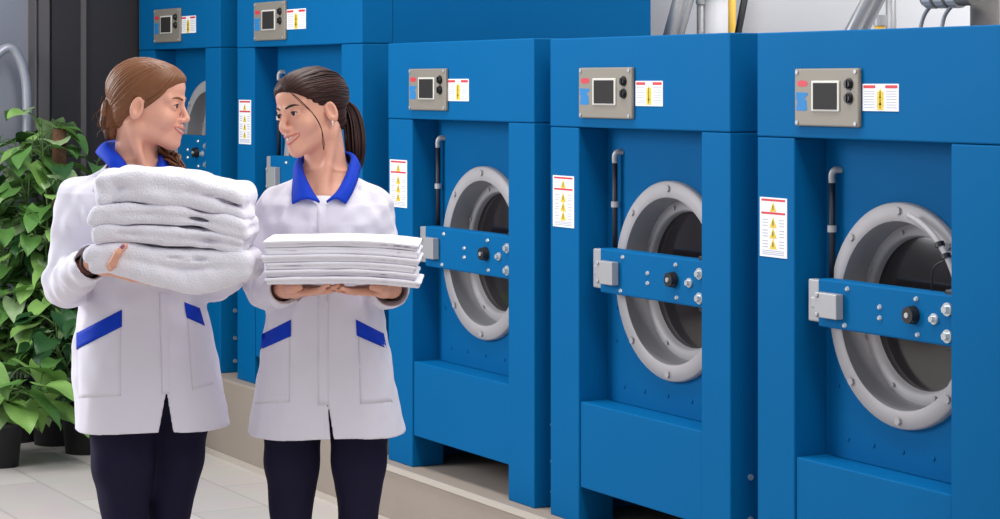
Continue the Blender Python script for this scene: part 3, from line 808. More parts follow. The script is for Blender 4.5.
def body_and_clothes(root, L, spec):
    """spec: coat sections, joints of arms and legs, head placement; builds body, coat, trousers, shoes"""
    M, hc, hs = spec['M'], spec['hc'], spec['hs']
    Mn = np.array(M); HW = lambda p: Vector(np.array(hc) + hs * (Mn @ np.array(p)))
    turn = math.radians(spec['turn'])
    secs = []
    for (py, cx, hw, b, cy) in spec['secs']:
        c = L(cx, py, 0); hwm = hw / F * spec['D']
        a = math.sqrt(max(hwm ** 2 - (b * math.sin(turn)) ** 2, 1e-4)) / math.cos(turn)
        secs.append((c.z, c.x, cy, a, b, turn))
    secs.append((spec['hem'] - .04,) + secs[0][1:])
    torso = Loft(secs, 2.25)
    # ---- coat
    co = [('u', torso, 0)]
    for arm in spec['arms']:
        sh, el, wr = [Vector(q) for q in arm['j']]
        co.append(('u', Cone(sh, el, .0570, .0520), .035)); co.append(('u', Cone(el, wr, .0530, .0420), .012))
    nb = Vector(spec['neck'])
    n1 = fold_noise(spec['seed'], 42, 8, (1, 1, .30)); n2 = fold_noise(spec['seed'] + 1, 120, 9, (1, 1, .8)); n3 = fold_noise(spec['seed'] + 2, 70, 6)
    T = .0042
    neckcut = Cone(nb + Vector((0, .0, -.02)), HW((0, -.03, -.10)), .062, .064)
    vcut = Cone(nb + Vector((0, -.03, -.005)), Vector(spec['vpoint']) + Vector((0, -.02, .004)), .066, .010)
    wed = spec['wedge']
    def disp(X, Y, Z):
        low = np.clip((spec['waist'] - Z) / .25, 0, 1)
        up = 1 - low
        return .0040 * low * n1(X, Y, Z) + .0010 * n2(X, Y, Z) + up * (.0042 * n3(X, Y, Z) + .0014 * n2(X, Y, Z))
    def post(V, X, Y, Z):
        V = V + disp(X, Y, Z)
        V = np.maximum(V, -(V + 2 * T))
        V = np.maximum(V, spec['hem'] - Z + .004 * np.sin(X * 18 + 1))
        for c in (neckcut, vcut, wed): V = np.maximum(V, -c(X, Y, Z))
        for arm in spec['arms']:
            el, wr = Vector(arm['j'][1]), Vector(arm['j'][2]); d = (wr - el).normalized()
            V = np.maximum(V, -Cone(wr - d * .004, wr + d * .09, .040, .045)(X, Y, Z))
        return V
    coat = mesh_obj('work_coat', grid_mesh(co, .0034, post, smooth=2), COATM, root)
    def hit(px, py):
        ys = np.arange(-.45, .25, .0015); P = np.array([L(px, py, y) for y in ys])
        v = field_at(co, P) + disp(P[:, 0], P[:, 1], P[:, 2]); i = np.argmax(v < 0)
        return L(px, py, ys[i]) if v.min() < 0 else L(px, py, spec.get('miss', -.05))
    def patch(name, q, mt, par, nu=12, nv=4, up=.0035):
        """cloth patch lying on the coat, q: four picture corners"""
        bm = NB(); g = []
        for j in range(nv + 1):
            row = []
            for i in range(nu + 1):
                u, v = i / nu, j / nv
                px = (q[0][0] * (1 - u) + q[1][0] * u) * (1 - v) + (q[3][0] * (1 - u) + q[2][0] * u) * v
                py = (q[0][1] * (1 - u) + q[1][1] * u) * (1 - v) + (q[3][1] * (1 - u) + q[2][1] * u) * v
                p = hit(px, py); row.append((bm.verts.new(p + Vector((0, -up, 0))), bm.verts.new(p + Vector((0, .004, 0)))))
            g.append(row)
        for j in range(nv):
            for i in range(nu):
                bm.faces.new([g[j][i][0], g[j][i + 1][0], g[j + 1][i + 1][0], g[j + 1][i][0]]); bm.faces.new([g[j][i][1], g[j + 1][i][1], g[j + 1][i + 1][1], g[j][i + 1][1]])
        for i in range(nu):
            for j, s in ((0, 1), (nv, -1)): bm.faces.new([g[j][i][0], g[j][i][1], g[j][i + 1][1], g[j][i + 1][0]])
        for j in range(nv):
            for i in (0, nu): bm.faces.new([g[j][i][0], g[j + 1][i][0], g[j + 1][i][1], g[j][i][1]])
        return obj(name, bm, mt, par, True)
    for q in spec['trims']: patch('pocket_trim', q, CUFFB, coat)
    for q in spec['plackets']: patch('placket', q, COATM, coat, 3, 24, .0022)
    for q in spec.get('pockets', []): patch('patch_pocket', q, COATM, coat, 10, 12, .0015)
    # collar: inner edge round the neck, outer edge lying on the shoulders
    def edge(pts): return catmull([L(*p) if len(p) == 3 else hit(*p) + Vector((0, -.012, 0)) for p in pts], 8)
    ci, cb = edge(spec['collar_in']), edge(spec['collar_out'])
    bm = NB(); rows = []
    for a, b in zip(ci, cb):
        r = []
        for k in range(7):
            u = k / 6; p = a.lerp(b, u); p.z += .012 * math.sin(u * PI) * (1 if k < 6 else 0); p.y -= .008 * math.sin(u * PI)
            r.append(bm.verts.new(p))
        rows.append(r)
    for p, q in zip(rows, rows[1:]):
        for k in range(6): bm.faces.new((p[k], q[k], q[k + 1], p[k + 1]))
    cl = obj('collar', bm, CUFFB, coat, True)
    md = cl.modifiers.new('cloth', 'SOLIDIFY'); md.thickness = .006; md.offset = 0
    # ---- trousers and shoes
    to = []; so = []; bo_legs = []
    hipz = .86
    for leg in spec['legs']:
        (xa, ra), (xk, rk), (xf, rf), yy = leg
        to += [('u', Cone((xa, yy, hipz), (xa * .6 + xk * .4, yy - .01, .66), ra * 1.18, ra * .93), .02), ('u', Cone((xa * .6 + xk * .4, yy - .01, .66), (xk, yy - .012, .46), ra * .93, rk), .02),
               ('u', Cone((xk, yy - .012, .46), (xf, yy + .01, .09), rk, rf), .02)]
        so += [(Cone((xf, yy + .02, .045), (xf + spec['toe'][0] * .16, yy - .16 * spec['toe'][1], .034), .042, .034), Cone((xf, yy + .01, .06), (xf, yy + .01, .11), .045, .04))]
        bo_legs += [('u', Cone((xa, yy, hipz), (xk, yy - .012, .46), ra * .85, rk * .8), .02), ('u', Cone((xk, yy - .012, .46), (xf, yy + .01, .08), rk * .8, rf * .7), .02), ('u', Cone((xf, yy + .02, .05), (xf + spec['toe'][0] * .15, yy - .15 * spec['toe'][1], .036), .03, .022), .02)]
    c0 = secs[0]
    to.append(('u', Ell((c0[1], 0, .90), (.15, .105, .13)), .03))
    nz = fold_noise(spec['seed'] + 9, 75, 8, (1, 1, .9))
    mesh_obj('trousers', grid_mesh(to, .0045, lambda V, X, Y, Z: np.maximum(V + .0018 * nz(X, Y, Z), .075 - Z), smooth=2), NAVY, root)
    for a, b in so:
        mesh_obj('shoe', grid_mesh([('u', a, 0), ('u', b, .03)], .006, lambda V, X, Y, Z: np.maximum(V, .0015 - Z), smooth=1), SHOE, root)
    # ---- body: head, neck, trunk, arms, hands, legs in one surface
    bo = [(o, InFrame(s, M, hc, hs), k * hs) for o, s, k in HEAD]
    bo.insert(2, ('u', Cone(HW((0, -.028, -.045)), nb + Vector((0, .01, 0)), .0515 * hs * spec['nk'], .055), .018))
    bo.append(('u', Loft([(z, x, y, a * .86, b * .82, t) for z, x, y, a, b, t in secs if z > .95], 2.2), .03))
    # strap muscle from behind the ear to the pit of the neck
    for s in (1, -1): bo.append(('u', Cone(HW((s * .046, -.028, -.050)), Vector(spec['vpoint']) + Vector((0, .045, .02)), .008, .008), .024))
    nails = []
    for arm in spec['arms']:
        sh, el, wr = [Vector(q) for q in arm['j']]
        bo.append(('u', Cone(sh, el, .045, .038), .03)); bo.append(('u', Cone(el, wr, .038, .0225), .015))
        ho, nl = hand_ops(*arm['hand'][:5], **arm['hand'][5]); bo += [(o, s, k) for o, s, k in ho]
        nails.append(nl)
    bo += bo_legs
    # the head carves must come before trunk and hands are added but after the neck
    body = mesh_obj('body', grid_mesh(bo, .0026, None, smooth=1), SKIN, root)
    return coat, body, HW, nails, hit

def hair_line(z):
    return np.interp(z, [-.075, -.05, -.036, -.024, -.01, .004, .012, .028, .043, .058, .070, .080, .2], [-.050, -.038, -.030, -.010, .004, .010, .022, .044, .062, .081, .098, .12, .3])
class HairCap:
    def __init__(s, off, zmin=-.075): s.off, s.zm = off, zmin; s.e = Ell((0, -.016, .040), np.array((.0715, .0925, .0765)) + off); s.f = Ell((0, .036, .051), np.array((.0610, .0585, .0530)) + off); s.n = Ell((0, -.050, -.020), (.058, .046, .062))
    def box(s): a, b = s.e.box(); return np.minimum(a, (-.1, -.12, -.1)), np.maximum(b, s.f.box()[1])
    def __call__(s, X, Y, Z):
        d = smin(smin(s.e(X, Y, Z), s.f(X, Y, Z), .02), s.n(X, Y, Z), .02)
        d = d + (s.off - .0028) * (1 - np.clip((hair_line(Z) - Y) / .045, 0, 1)) ** 2
        d = smax(d, (Y - hair_line(Z)) * .8, .004)
        return smax(d, s.zm - Z, .006)
def cap_ops(M, hc, hs, off=.0075, zmin=-.075):
    return [('u', InFrame(HairCap(off, zmin), M, hc, hs), 0)] + [('s', InFrame(Ell((s * .082, -.008, -.010), (.020, .0205, .034)), M, hc, hs), .004) for s in (1, -1)]
def hairline_dirs(n, zlo=.0, zhi=.069, side=(1, -1)):
    """directions of points along the hairline, from the brow down to the temple"""
    out = []; c = np.array((0, -.016, .040)); r = np.array((.0715, .0925, .0765))
    for s in side:
        for z in np.linspace(zlo, zhi, n):
            y = float(hair_line(z)) - .009; xs_ = np.arange(0, .09, .0008)
            v = field_at(SCALP, np.stack([xs_, np.full_like(xs_, y), np.full_like(xs_, z)], 1))
            if v[0] > 0: continue
            out.append(np.array((s * xs_[np.argmax(v > 0)], y, z)) - c)
    return out

def groove(M, hc, hs, gather, seed):
    """combed ridges running from the hairline to the gathering point"""
    g = Vector(gather).normalized(); e1 = g.orthogonal().normalized(); e2 = g.cross(e1); Mn = np.array(M); r = np.random.RandomState(seed)
    fr = r.randint(24, 70, 6); ph = r.uniform(0, 6.28, 6)
    def f(X, Y, Z):
        d = ((X - hc[0]) / hs, (Y - hc[1]) / hs, (Z - hc[2]) / hs)
        q = [d[0] * Mn[0, i] + d[1] * Mn[1, i] + d[2] * Mn[2, i] for i in range(3)]; q[1] = q[1] + .016; q[2] = q[2] - .04
        a = q[0] * e1[0] + q[1] * e1[1] + q[2] * e1[2]; b = q[0] * e2[0] + q[1] * e2[1] + q[2] * e2[2]; z = q[0] * g[0] + q[1] * g[1] + q[2] * g[2]
        az = np.arctan2(b, a) + 1.5 * z; rad = np.sqrt(a * a + b * b)
        return sum(np.sin(az * fr[i] + ph[i]) for i in range(6)) / 2.45 * np.clip(rad / .06, 0, 1)
    return f
# ---- the auburn-haired woman with the towels
D1 = 5.45
o1, rz1, L1 = person_frame(146, D1)
root1 = empty('person', o1, rz1)
tag(root1, 'woman with auburn hair in profile, white coat with blue collar, carrying thick fluffy towels', 'person')
psi = math.radians(82)
F1 = Vector((math.sin(psi), -math.cos(psi), -.08))
M1 = basis(F1, 0.0); hs1 = .955
hc1 = L1(148, 105, .0)
BROW[0] = HAIRA
arm_r = dict(j=(L1(79, 201, -.03), L1(67, 284, -.09), L1(92, 262, -.325)),
             hand=(L1(99, 265.5, -.332), (.86, .36, -.32), (.30, -.02, .95), (0, -1, 0), [(.05, .10, .08)] * 4,
                   dict(size=.92, thumb=[(-.15, .45, .95), (.05, .95, .25), (.42, .9, -.05)])))
arm_l = dict(j=(L1(198, 197, .06), L1(213, 281, .03), L1(236, 268, -.17)),
             hand=(L1(236, 266, -.20), (-.65, -.7, .05), (0, 0, 1), (1, 0, 0), [(.1, .15, .1)] * 4, dict(size=1.0)))
spec1 = dict(M=M1, hc=hc1, hs=hs1, D=D1, turn=24, seed=11, hem=.748, waist=L1(0, 290).z, nk=.97,
    secs=[(424, 153, 73.5, .155, 0), (400, 150, 71.5, .150, 0), (370, 146, 70, .142, 0), (345, 144, 68, .134, 0), (310, 143, 60, .122, 0), (280, 142, 57, .116, 0), (245, 139, 60, .118, 0),
          (210, 135, 64, .120, 0), (192, 134, 62, .112, .005), (180, 135, 50, .095, .01), (170, 136, 36, .075, .015), (162, 137, 28, .062, .02)],
    arms=[arm_r, arm_l], neck=L1(135, 168, .015), vpoint=L1(146, 192, -.10),
    wedge=Wedge((L1(165.5, 394, -.14).x, L1(165, 394, -.14).z), (L1(166, 432, -.14).x, L1(165, 432, -.14).z), .001, .017, .0),
    trims=[[(76.5, 333), (122, 309.5), (122, 326.5), (76.5, 349.5)], [(184.5, 302), (200, 308), (205, 325.5), (187, 317.5)]],
    plackets=[[(159, 292), (170, 292), (170, 394), (162, 394)]],
    pockets=[[(78, 338), (121, 316), (121, 396), (79, 398)], [(187, 312), (204, 322), (214, 384), (192, 390)]],
    collar_in=[(141, 186), (131, 172), (123, 160, -.052), (112, 146.5, .0), (122, 143, .075), (150, 150, .078), (157, 160, .015), (156, 172)],
    collar_out=[(126, 184), (118, 176), (106, 163, -.070), (96.5, 152, .0), (112, 151, .105), (160, 156, .100), (169, 167, .0), (168, 178)],
    legs=[((L1(125, 0).x, .080), (L1(128, 0).x, .0515), (L1(128, 0).x, .040), -.03), ((L1(178, 0).x, .076), (L1(163, 0).x, .050), (L1(159, 0).x, .040), .05)],
    toe=(.45, .9))
coat1, body1, HW1, nails1, hit1 = body_and_clothes(root1, L1, spec1)
build_face(root1, M1, hc1, hs1, .0065)
nail_mesh(root1, nails1[0][:4], NAIL)
th = nails1[0][4]; nail_mesh(root1, [(th[0], th[1], Vector((-.2, -.9, .4)), th[3])], NAIL)
# wristband at the cuff
bm = NB(); wr = Vector(arm_r['j'][2]); dr_ = (Vector(arm_r['hand'][0]) - Vector(arm_r['j'][1])).normalized(); u = dr_.orthogonal().normalized(); v = dr_.cross(u)
ring = [wr + dr_ * .010 + (u * math.cos(t) + v * math.sin(t)) * .0275 for t in np.linspace(0, 2 * PI, 25)]
add_tube(bm, ring, .0035, 6); obj('wristband', bm, BAND, root1, True)
# hair: sleek cap drawn to a low loose knot, tail over the far shoulder
gather1 = (0, -.80, -.62)
ops = cap_ops(M1, hc1, hs1, .0075, -.070)
kn = [((.010, -.098, -.020), (.030, .024, .030)), ((.012, -.100, -.052), (.026, .022, .026)), ((-.012, -.094, -.045), (.028, .022, .030)), ((.014, -.090, -.078), (.020, .018, .020))]
for c, r in kn: ops.append(('u', InFrame(Ell(c, r), M1, hc1, hs1), .010))
hn = fold_noise(4, 260, 8, (1, 1, .5))
gv = groove(M1, hc1, hs1, gather1, 2)
hair1 = mesh_obj('hair', grid_mesh(ops, .0022, lambda V, X, Y, Z: V + .0004 * hn(X, Y, Z) + .0011 * gv(X, Y, Z), smooth=1), [HAIRA], root1)
st = hairline_dirs(60, .004, .056)
bm = strands(HW1, st, gather1, .0026, .0108, .0026, hs1)
sw = obj('hair_strands', bm, [HAIRA, HAIRAB], hair1)
bm = NB(); rr = random.Random(5)
for k in range(46):                                   # loops of the knot
    c, r = kn[k % 4]; a0 = rr.uniform(0, 6.28); tilt = rr.uniform(-.6, .6); pts = []
    for t in np.linspace(0, rr.uniform(2.2, 3.6), 12):
        p = np.array((math.sin(a0 + t) * math.cos(tilt), -abs(math.cos(tilt)) * .35 + math.sin(tilt) * .5, math.cos(a0 + t)))
        p /= np.linalg.norm(p); pts.append(HW1(np.array(c) + p * (np.array(r) + .002)))
    add_tube(bm, pts, .0019, 5, mi=k % 2)
for k in range(16):                                   # loose wisps at the nape
    a = rr.uniform(-.03, .03); z0 = rr.uniform(-.09, .03); p0 = np.array((a, -.11, z0)); d = np.array((rr.uniform(-.02, .02), rr.uniform(-.03, -.005), rr.uniform(-.045, -.01)))
    add_tube(bm, catmull([HW1(p0), HW1(p0 + d * .6 + np.array((0, -.006, .004))), HW1(p0 + d)], 5), .0006, 4)
obj('hair_knot', bm, [HAIRA, HAIRAB], hair1)
bm = NB()
for k in range(44):
    j = lambda s: Vector((rr.gauss(0, s), rr.gauss(0, s), rr.gauss(0, s)))
    pts = [L1(140, 146, .085) + j(.004), L1(156, 149, .060) + j(.008), L1(166, 155, .030) + j(.010), L1(176, 162, -.01) + j(.010), L1(184, 170, -.04) + j(.006)]
    add_tube(bm, catmull(pts, 4), [.0028 * (.5 + .5 * math.sin(PI * min(1, t * .8 + .12))) for t in np.linspace(0, 1, 17)], 5, mi=k % 2)
obj('hair_tail', bm, [HAIRA, HAIRAB], hair1)

# ---- the dark-haired woman with the sheets
D2 = 5.45
o2, rz2, L2 = person_frame(326, D2)
root2 = empty('person', o2, rz2)
tag(root2, 'smiling woman with dark brown ponytail, white coat with blue collar, carrying flat folded sheets', 'person')
psi = math.radians(45)
F2 = Vector((-math.sin(psi), -math.cos(psi), -.12))
M2 = basis(F2, math.radians(8)); hs2 = .925
hc2 = L2(311.5, 112.5, -.005)
BROW[0] = HAIRBB
a_l = dict(j=(L2(278, 209, .02), L2(266, 287, -.01), L2(287, 288.5, -.215)),
           hand=(L2(292, 289.5, -.235), (.70, -.62, .02), (0, -.05, 1), (0, -1, 0), [(.10, .22, .2), (.06, .2, .18), (.05, .18, .15), (.05, .2, .15)], dict(size=.92, thumb=[(.65, .05, .65), (.85, .15, .35), (.95, .15, .1)])))
a_r = dict(j=(L2(371, 209, .02), L2(384, 285, -.01), L2(391, 288.5, -.215)),
           hand=(L2(387, 289.5, -.235), (-.70, -.62, .02), (0, -.05, 1), (0, -1, 0), [(.05, .12, .1)] * 4, dict(size=.92, thumb=[(.65, .05, .65), (.85, .15, .35), (.95, .15, .1)])))
spec2 = dict(M=M2, hc=hc2, hs=hs2, D=D2, turn=-4, seed=23, hem=.733, waist=L2(0, 290).z, nk=.98,
    secs=[(432, 325, 79, .160, 0), (400, 324.5, 73.5, .154, 0), (370, 325, 68, .146, 0), (340, 325, 63, .136, 0), (310, 325, 57, .124, 0), (280, 325, 54, .118, 0), (250, 325, 56, .120, 0),
          (222, 326, 58, .122, 0), (204, 326.5, 57, .115, .005), (192, 326.5, 46, .098, .01), (182, 326, 36, .078, .015), (172, 326, 27, .062, .02)],
    arms=[a_l, a_r], neck=L2(326, 178, .015), vpoint=L2(322, 203, -.105),
    wedge=Wedge((L2(328, 405, -.15).x, L2(328, 405, -.15).z), (L2(333, 445, -.15).x, L2(333, 445, -.15).z), .0012, .0045, .0),
    trims=[[(262, 334), (291, 319.5), (291, 336), (260.5, 349.5)], [(356, 319.5), (384, 333.5), (387, 348.5), (357, 335.5)]],
    plackets=[[(317, 206), (328, 206), (329, 405), (318, 405)]],
    pockets=[[(263, 336), (290, 325), (290, 402), (255, 404)], [(358, 325), (388, 340), (396, 402), (360, 404)]],
    collar_in=[(320, 202), (312, 190), (303, 172, -.035), (303, 158, .02), (326, 152, .080), (349, 155, .02), (349, 168, -.030), (339, 190), (327, 202)],
    collar_out=[(293, 203.5), (293, 192), (294, 178, -.035), (297, 166, .03), (326, 163, .110), (357, 164, .03), (358, 176, -.030), (353, 191), (346, 203.5)],
    legs=[((L2(293, 0).x, .070), (L2(291, 0).x, .0475), (L2(290, 0).x, .042), .0), ((L2(360, 0).x, .070), (L2(358, 0).x, .0455), (L2(357, 0).x, .042), .0)],
    toe=(.0, 1.0))
coat2, body2, HW2, nails2, hit2 = body_and_clothes(root2, L2, spec2)
LIPW[0] = .0310
build_face(root2, M2, hc2, hs2, .0125)
for nl in nails2: nail_mesh(root2, nl[:4], NAILR)
# white tee in the neckline
tee_ops = [('u', Cone(L2(322, 205, -.055), L2(325, 186, -.005), .040, .062), 0)]
mesh_obj('tee_shirt', grid_mesh([('u', Ell(L2(323, 213, -.068), (.058, .036, .046)), 0)], .004, None, smooth=1), TEE, root2)
bm = NB(); e = HW2((-.0800, .0000, -.0330)); add_tube(bm, [e, e - Vector((0, 0, .012))], .0022, 8); obj('earring', bm, mat('pearl', (235, 225, 215), .2), root2, True)
gather2 = (0, -1.0, -.06)
ops = cap_ops(M2, hc2, hs2, .0075, -.060)
ops.append(('u', InFrame(Ell((0, -.106, .030), (.022, .016, .022)), M2, hc2, hs2), .012))
gv = groove(M2, hc2, hs2, gather2, 5)
hair2 = mesh_obj('hair', grid_mesh(ops, .0022, lambda V, X, Y, Z: V + .0004 * hn(X, Y, Z) + .0010 * gv(X, Y, Z), smooth=1), [HAIRB], root2)
st = hairline_dirs(60, .004, .069)
c = np.array((0, -.016, .040))
st += [np.array((s * .05, -.05, -.05)) - c for s in (1, -1)] + [np.array((s * x, -.07, -.055)) - c for s in (1, -1) for x in (.01, .02, .03, .04)]
obj('hair_strands', strands(HW2, st, gather2, .0026, .0108, .0026, hs2), [HAIRB, HAIRBB], hair2)
bm = NB(); rr = random.Random(8)
pc = [HW2((0, -.108, .028)), L2(349, 108, .085), L2(354, 124, .075), L2(356, 146, .055), L2(356, 162, .05), L2(356, 172, .05)]
for k in range(90):
    dx, dy = rr.gauss(0, .6), rr.gauss(0, .6); w = [.006, .0135, .0165, .0165, .013, .006]; tl = rr.uniform(.86, 1.0)
    pts = [p + Vector((dx * q, dy * q, rr.gauss(0, .002))) for p, q in zip(pc, w)]
    cp_ = catmull(pts, 5); cp_ = cp_[:max(6, int(len(cp_) * tl))]
    add_tube(bm, cp_, [.0026 * (1 - .75 * (i / len(cp_)) ** 3) for i in range(len(cp_))], 5, mi=k % 2)
obj('ponytail', bm, [HAIRB, HAIRBB], hair2)
bm = NB(); add_disc(bm, pc[0] - (pc[1] - pc[0]).normalized() * .004, pc[1] - pc[0], .016, .014, 16, .015); obj('hair_tie', bm, HAIRBB, hair2, True)
bm = NB()
for k in range(4):
    j = lambda s: np.array((rr.gauss(0, s), rr.gauss(0, s), rr.gauss(0, s)))
    pts = [HW2(np.array(p) + j(.0016)) for p in ((-.012, .074, .108), (-.032, .098, .078), (-.055, .082, .040), (-.0695, .052, -.005), (-.0715, .036, -.045), (-.0685, .034, -.085), (-.066, .037, -.104))]
    add_tube(bm, catmull(pts, 5), .0006, 4, mi=1)
obj('loose_strand', bm, [HAIRB, HAIRBB], hair2)

# ------------------------------------------------------------------ linen
def linen(name, o, rz, P, h, label, cat, m, group, ops, post):
    ob = mesh_obj(name, grid_mesh(ops, h, post, smooth=1, pad=.03), m)
    ob.location = o; ob.rotation_euler = (0, 0, rz)
    return tag(ob, label, cat, group)
# flat folded sheets on the dark-haired woman's hands
yc = -.262; hd = .112; n = 6
zb = L2(340, 284, yc - hd).z; zt = L2(340, 239.5, yc - hd).z; th_ = (zt - zb) / n
names = ['bottom sheet of the flat folded pile, resting on the two hands', 'second sheet from the bottom of the flat folded pile', 'third sheet from the bottom of the flat folded pile',
         'third sheet from the top of the flat folded pile', 'second sheet from the top of the flat folded pile', 'top sheet of the flat folded pile under the blue collar']
for i in range(n):
    rnd = random.Random(40 + i)
    xl = L2(264 + rnd.uniform(-4, 4), 0, yc - hd).x; xr = L2(419 + rnd.uniform(-3, 3), 0, yc - hd).x
    bend = lambda x, y: -.010 * (x / .19) ** 2 * np.sign(x) * (x > 0) - .0035 * (x / .19) ** 2
    cx, hw = (xl + xr) / 2, (xr - xl) / 2
    zc = zb + th_ * (i + .5)
    hh = th_ / 2 - .0001
    ops = [('u', Box((cx, yc + rnd.uniform(-.004, .004), zc + hh * .5), (hw, hd, hh * .5), .0040, None, bend, .02), 0), ('u', Box((cx, yc + rnd.uniform(-.004, .004), zc - hh * .5), (hw - .004, hd - .003, hh * .5), .0040, None, bend, .02), .0008)]
    nn = fold_noise(50 + i, 55, 6, (1, 1, .1))
    linen('folded_sheet', o2, rz2, None, .0026, 'white ' + names[i], 'sheet', LINEN, 'folded sheets in the flat pile', ops, lambda V, X, Y, Z, nn=nn: V + .0007 * nn(X, Y, 0 * Z))
# thick towels on the auburn-haired woman's hands
yc = -.245; hd = .125
def Zt(py): return L1(170, py, yc - hd).z
tn = ['topmost thick towel of the fluffy pile', 'second towel from the top of the fluffy pile', 'third towel from the top of the fluffy pile', 'bottom towel of the fluffy pile, sagging between the hands']
tw = [(92, 246, 172, 204.5), (89, 247, 205.5, 223.5), (91, 245, 224.5, 242), (80, 252, 243.5, 261)]
droop = lambda x, y: -.046 * np.clip((x + .03) / .20, 0, 2) ** 1.6 - .012 * np.clip((-x - .13) / .06, 0, 2) ** 1.5
drps = [droop, lambda x, y: .80 * droop(x, y), lambda x, y: .62 * droop(x, y) - .006 * np.exp(-((x - .03) / .1) ** 2), lambda x, y: .45 * droop(x, y) - .012 * np.exp(-((x - .03) / .1) ** 2)]
for i, (pa, pb, t, b) in enumerate(tw):
    rnd = random.Random(70 + i)
    xa, xb = L1(pa, 0, yc - hd).x, L1(pb, 0, yc - hd).x; cx, hw = (xa + xb) / 2, (xb - xa) / 2
    z1, z0 = Zt(t), Zt(b); dr = drps[i]
    ops = []
    if i < 3:
        hh = (z1 - z0) / 4
        kk = (.016, .007, .007)[i]
        for k in range(2):
            ops.append(('u', Box((cx + rnd.uniform(-.003, .003), yc + rnd.uniform(-.005, .005), z0 + hh * (2 * k + 1)), (hw - rnd.uniform(0, .007), hd - (.004 if k == 0 else 0), hh * 1.0), hh * .98, None, dr, .06), kk if k else 0))
        R_ = (z1 - z0) / 2
        ops.append(('u', Box((cx - hw + .034, yc - .004, (z0 + z1) / 2), (.034, hd - .004, R_ * .97), R_ * .92, None, lambda x, y, c=cx, w=hw: dr(x - w + .034, y), .06), .008))      # the fold at the end
    else:
        hh = .0225
        sag = lambda x, y: -.027 * np.exp(-((x - .02) / .10) ** 2)
        ops.append(('u', Box((cx, yc, z1 - hh), (hw, hd, hh), hh * .97, None, dr, .06), 0))
        ops.append(('u', Box((cx + .008, yc - .003, z1 - hh * 2.0), (hw - .008, hd - .003, hh * 1.0), hh * .97, None, lambda x, y: dr(x, y) + sag(x, y) * .8, .09), .007))
        ops.append(('u', Box((cx + .020, yc - .001, z1 - hh * 2.35), (hw - .045, hd - .006, hh * .9), hh * .87, None, lambda x, y: dr(x, y) + sag(x, y) * 1.05, .09), .012))
    n1 = fold_noise(80 + i, 42, 7, (1, 1, 1.2)); n2 = fold_noise(90 + i, 120, 9)
    # short creases running in from the folds
    for k in range(2):
        xr = hw * rnd.uniform(-.2, .8); x = cx + xr; z = z0 + (z1 - z0) * rnd.uniform(.35, .65)
        zz = z + float(dr(np.array(xr), 0))
        tl_ = rnd.uniform(-.3, .3); R3 = np.array(Matrix.Rotation(tl_, 3, 'Y')).T
        ops.append(('s', Ell((x, yc - hd - .001, zz), (rnd.uniform(.012, .026), .012, .0022), R3), .007))
    amp = (.0048, .0040, .0040, .0042)[i]
    linen('folded_towel', o1, rz1, None, .004, 'white ' + tn[i], 'towel', TERRY, 'fluffy towels in the thick pile', ops, lambda V, X, Y, Z, a=n1, b=n2, m=amp: V + m * a(X, Y, Z) + .0011 * b(X, Y, Z) - .0012)
# ------------------------------------------------------------------ plants by the end wall
LEAF = [mat('leaf_mid_green', (92, 138, 68), .38, noise=.25, nscale=14, spec=.45), mat('leaf_bright_green', (138, 180, 96), .38, noise=.25, nscale=14, spec=.45),
        mat('leaf_dark_green', (42, 82, 42), .38, noise=.25, nscale=14, spec=.45), mat('leaf_pale_green', (166, 194, 140), .4, noise=.2, nscale=20, spec=.4)]
STEM = mat('green_stem', (74, 104, 48), .6)
COIR = mat('coir_pole', (104, 72, 50), .95, noise=.4, nscale=60, bump=.8, bscale=120)
POT = mat('dark_pot', (38, 38, 42), .5)
SOIL = mat('soil', (42, 32, 26), .95, bump=.6, bscale=90)
def add_leaf(bm, base, d, up, ln, wd, mi, rnd, droop=.35, wave=.03):
    """heart-shaped leaf from base along d, folded a little along the midrib"""
    d = Vector(d).normalized(); up = Vector(up); up = (up - d * up.dot(d)).normalized(); s = d.cross(up)
    n = 8; m = 3; grid = []
    ph = rnd.uniform(0, 6.28)
    for i in range(n + 1):
        t = i / n
        w = wd * .5 * (math.sin(PI * min(1, (t + .16) / 1.16) ** .62) ** .9 if t < 1 else 0.0)
        c = base + d * (ln * (t - droop * t * t * .25)) - up * (ln * droop * t * t * .6)
        row = []
        for j in range(-m, m + 1):
            v = j / m
            back = -.14 * ln * (abs(v) ** 1.5) * (1 - t) ** 2 if t < .5 else 0
            row.append(bm.verts.new(c + s * (w * v) + d * back + up * (.22 * w * abs(v) + wave * ln * math.sin(ph + t * 9 + v * 2.0) * abs(v))))
        grid.append(row)
    for i in range(n):
        for j in range(2 * m):
            q = (grid[i][j], grid[i][j + 1], grid[i + 1][j + 1], grid[i + 1][j])
            f = bm.faces.new(q); f.material_index = mi; f.smooth = True
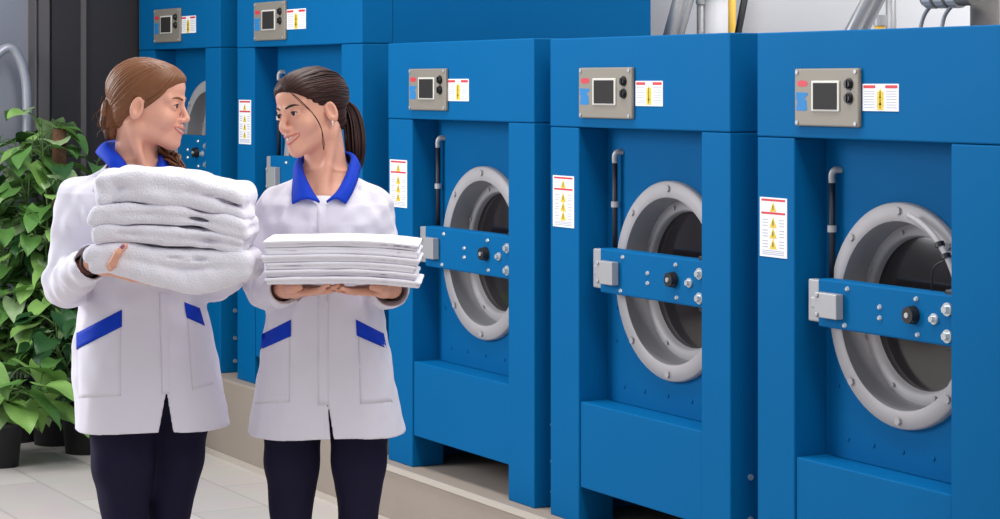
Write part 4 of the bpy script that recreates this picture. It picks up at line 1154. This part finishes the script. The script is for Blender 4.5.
def plant(pos, stems, label, mats, pot_r, pot_h, pole=None, seed=1, size=(.11, .16), group=None):
    root = empty('potted_plant', pos); tag(root, label, 'plant', group)
    rnd = random.Random(seed)
    bm = NB()
    prof = [(0, 0), (pot_r * .8, 0), (pot_r, pot_h), (pot_r * 1.05, pot_h), (pot_r * 1.05, pot_h + .02), (pot_r * .93, pot_h + .02), (pot_r * .9, pot_h - .03)]
    rings = []
    for r, z in prof[1:]: rings.append([bm.verts.new((r * math.cos(2 * PI * i / 32), r * math.sin(2 * PI * i / 32), z)) for i in range(32)])
    bm.faces.new(rings[0][::-1])
    for a, b in zip(rings, rings[1:]):
        for i in range(32): bm.faces.new((a[i], a[(i + 1) % 32], b[(i + 1) % 32], b[i])).smooth = True
    pt = obj('pot', bm, POT, root)
    bm = NB(); add_disc(bm, (0, 0, pot_h - .05), (0, 0, 1), pot_r * .91, .02, 32); obj('soil', bm, SOIL, root)
    if pole:
        bm = NB(); add_tube(bm, [(0.02, 0, pot_h - .04), (0.02, 0, pole)], .032, 14); obj('coir_pole', bm, COIR, root)
    fb = NB(); sb = NB()
    for (ang, lean, hgt, nleaf, z_first) in stems:
        ca, sa = math.cos(ang), math.sin(ang)
        pts = [Vector((ca * .04, sa * .04, pot_h - .04))]
        for k in range(1, 7):
            t = k / 6; pts.append(Vector((ca * (.04 + lean * t ** 1.4) + rnd.uniform(-.02, .02), sa * (.04 + lean * t ** 1.4) + rnd.uniform(-.02, .02), pot_h - .04 + (hgt - pot_h + .04) * t)))
        cv = catmull(pts, 6); add_tube(sb, cv, [.008 * (1 - .6 * i / len(cv)) for i in range(len(cv))], 6)
        for k in range(nleaf):
            t = z_first + (1 - z_first) * (k + .5) / nleaf; p = cv[int(t * (len(cv) - 1))]
            a = k * 2.4 + rnd.uniform(-.5, .5) + ang
            o = Vector((math.cos(a), math.sin(a), rnd.uniform(.15, .7))).normalized()
            pl = rnd.uniform(.06, .15); q = p + o * pl
            add_tube(sb, catmull([p, p + o * pl * .5 + Vector((0, 0, .02)), q], 3), .0028, 5)
            ln = rnd.uniform(*size); dd = Vector((o.x, o.y, rnd.uniform(-.75, .05)))
            add_leaf(fb, q, dd, Vector((o.x * .5 + rnd.uniform(-.3, .3), o.y * .5 + rnd.uniform(-.3, .3), 1)), ln, ln * rnd.uniform(.72, .9), rnd.choice([0, 0, 1, 1, 2, 3]), rnd, rnd.uniform(.2, .6))
    obj('foliage', fb, [LEAF[i] for i in mats], root)
    obj('stems', sb, STEM, root, True)
    return root
pA = on_floor(58, 443); pB = on_floor(12, 440); pC = on_floor(2, 466); pD = on_floor(86, 452)
def ring_stems(n, lean, h, nl, seed, z0=.25):
    r = random.Random(seed); return [(2 * PI * i / n + r.uniform(-.3, .3), lean * r.uniform(.5, 1.1), h * r.uniform(.72, 1.0), nl, z0) for i in range(n)]
plant(pA, ring_stems(9, .17, 1.50, 22, 3, .16), 'tall climbing plant on a brown coir pole against the dark wall', [0, 1, 2, 3], .13, .24, 1.40, 4, (.11, .16))
plant(pB, ring_stems(9, .20, 1.45, 20, 5, .12), 'bushy bright green plant at the left edge beside grey glazing', [0, 1, 0, 3], .14, .24, None, 6, (.11, .17))
plant(pC, ring_stems(6, .20, .42, 7, 7, .35), 'low broad-leaved plant in a dark pot at the lower left corner', [0, 1, 1, 3], .085, .17, None, 9, (.16, .22))
plant(pD, ring_stems(6, .13, .62, 12, 11, .2), 'dark leafy plant behind the coat of the auburn-haired woman', [2, 0, 2, 2], .11, .2, None, 12, (.10, .15))
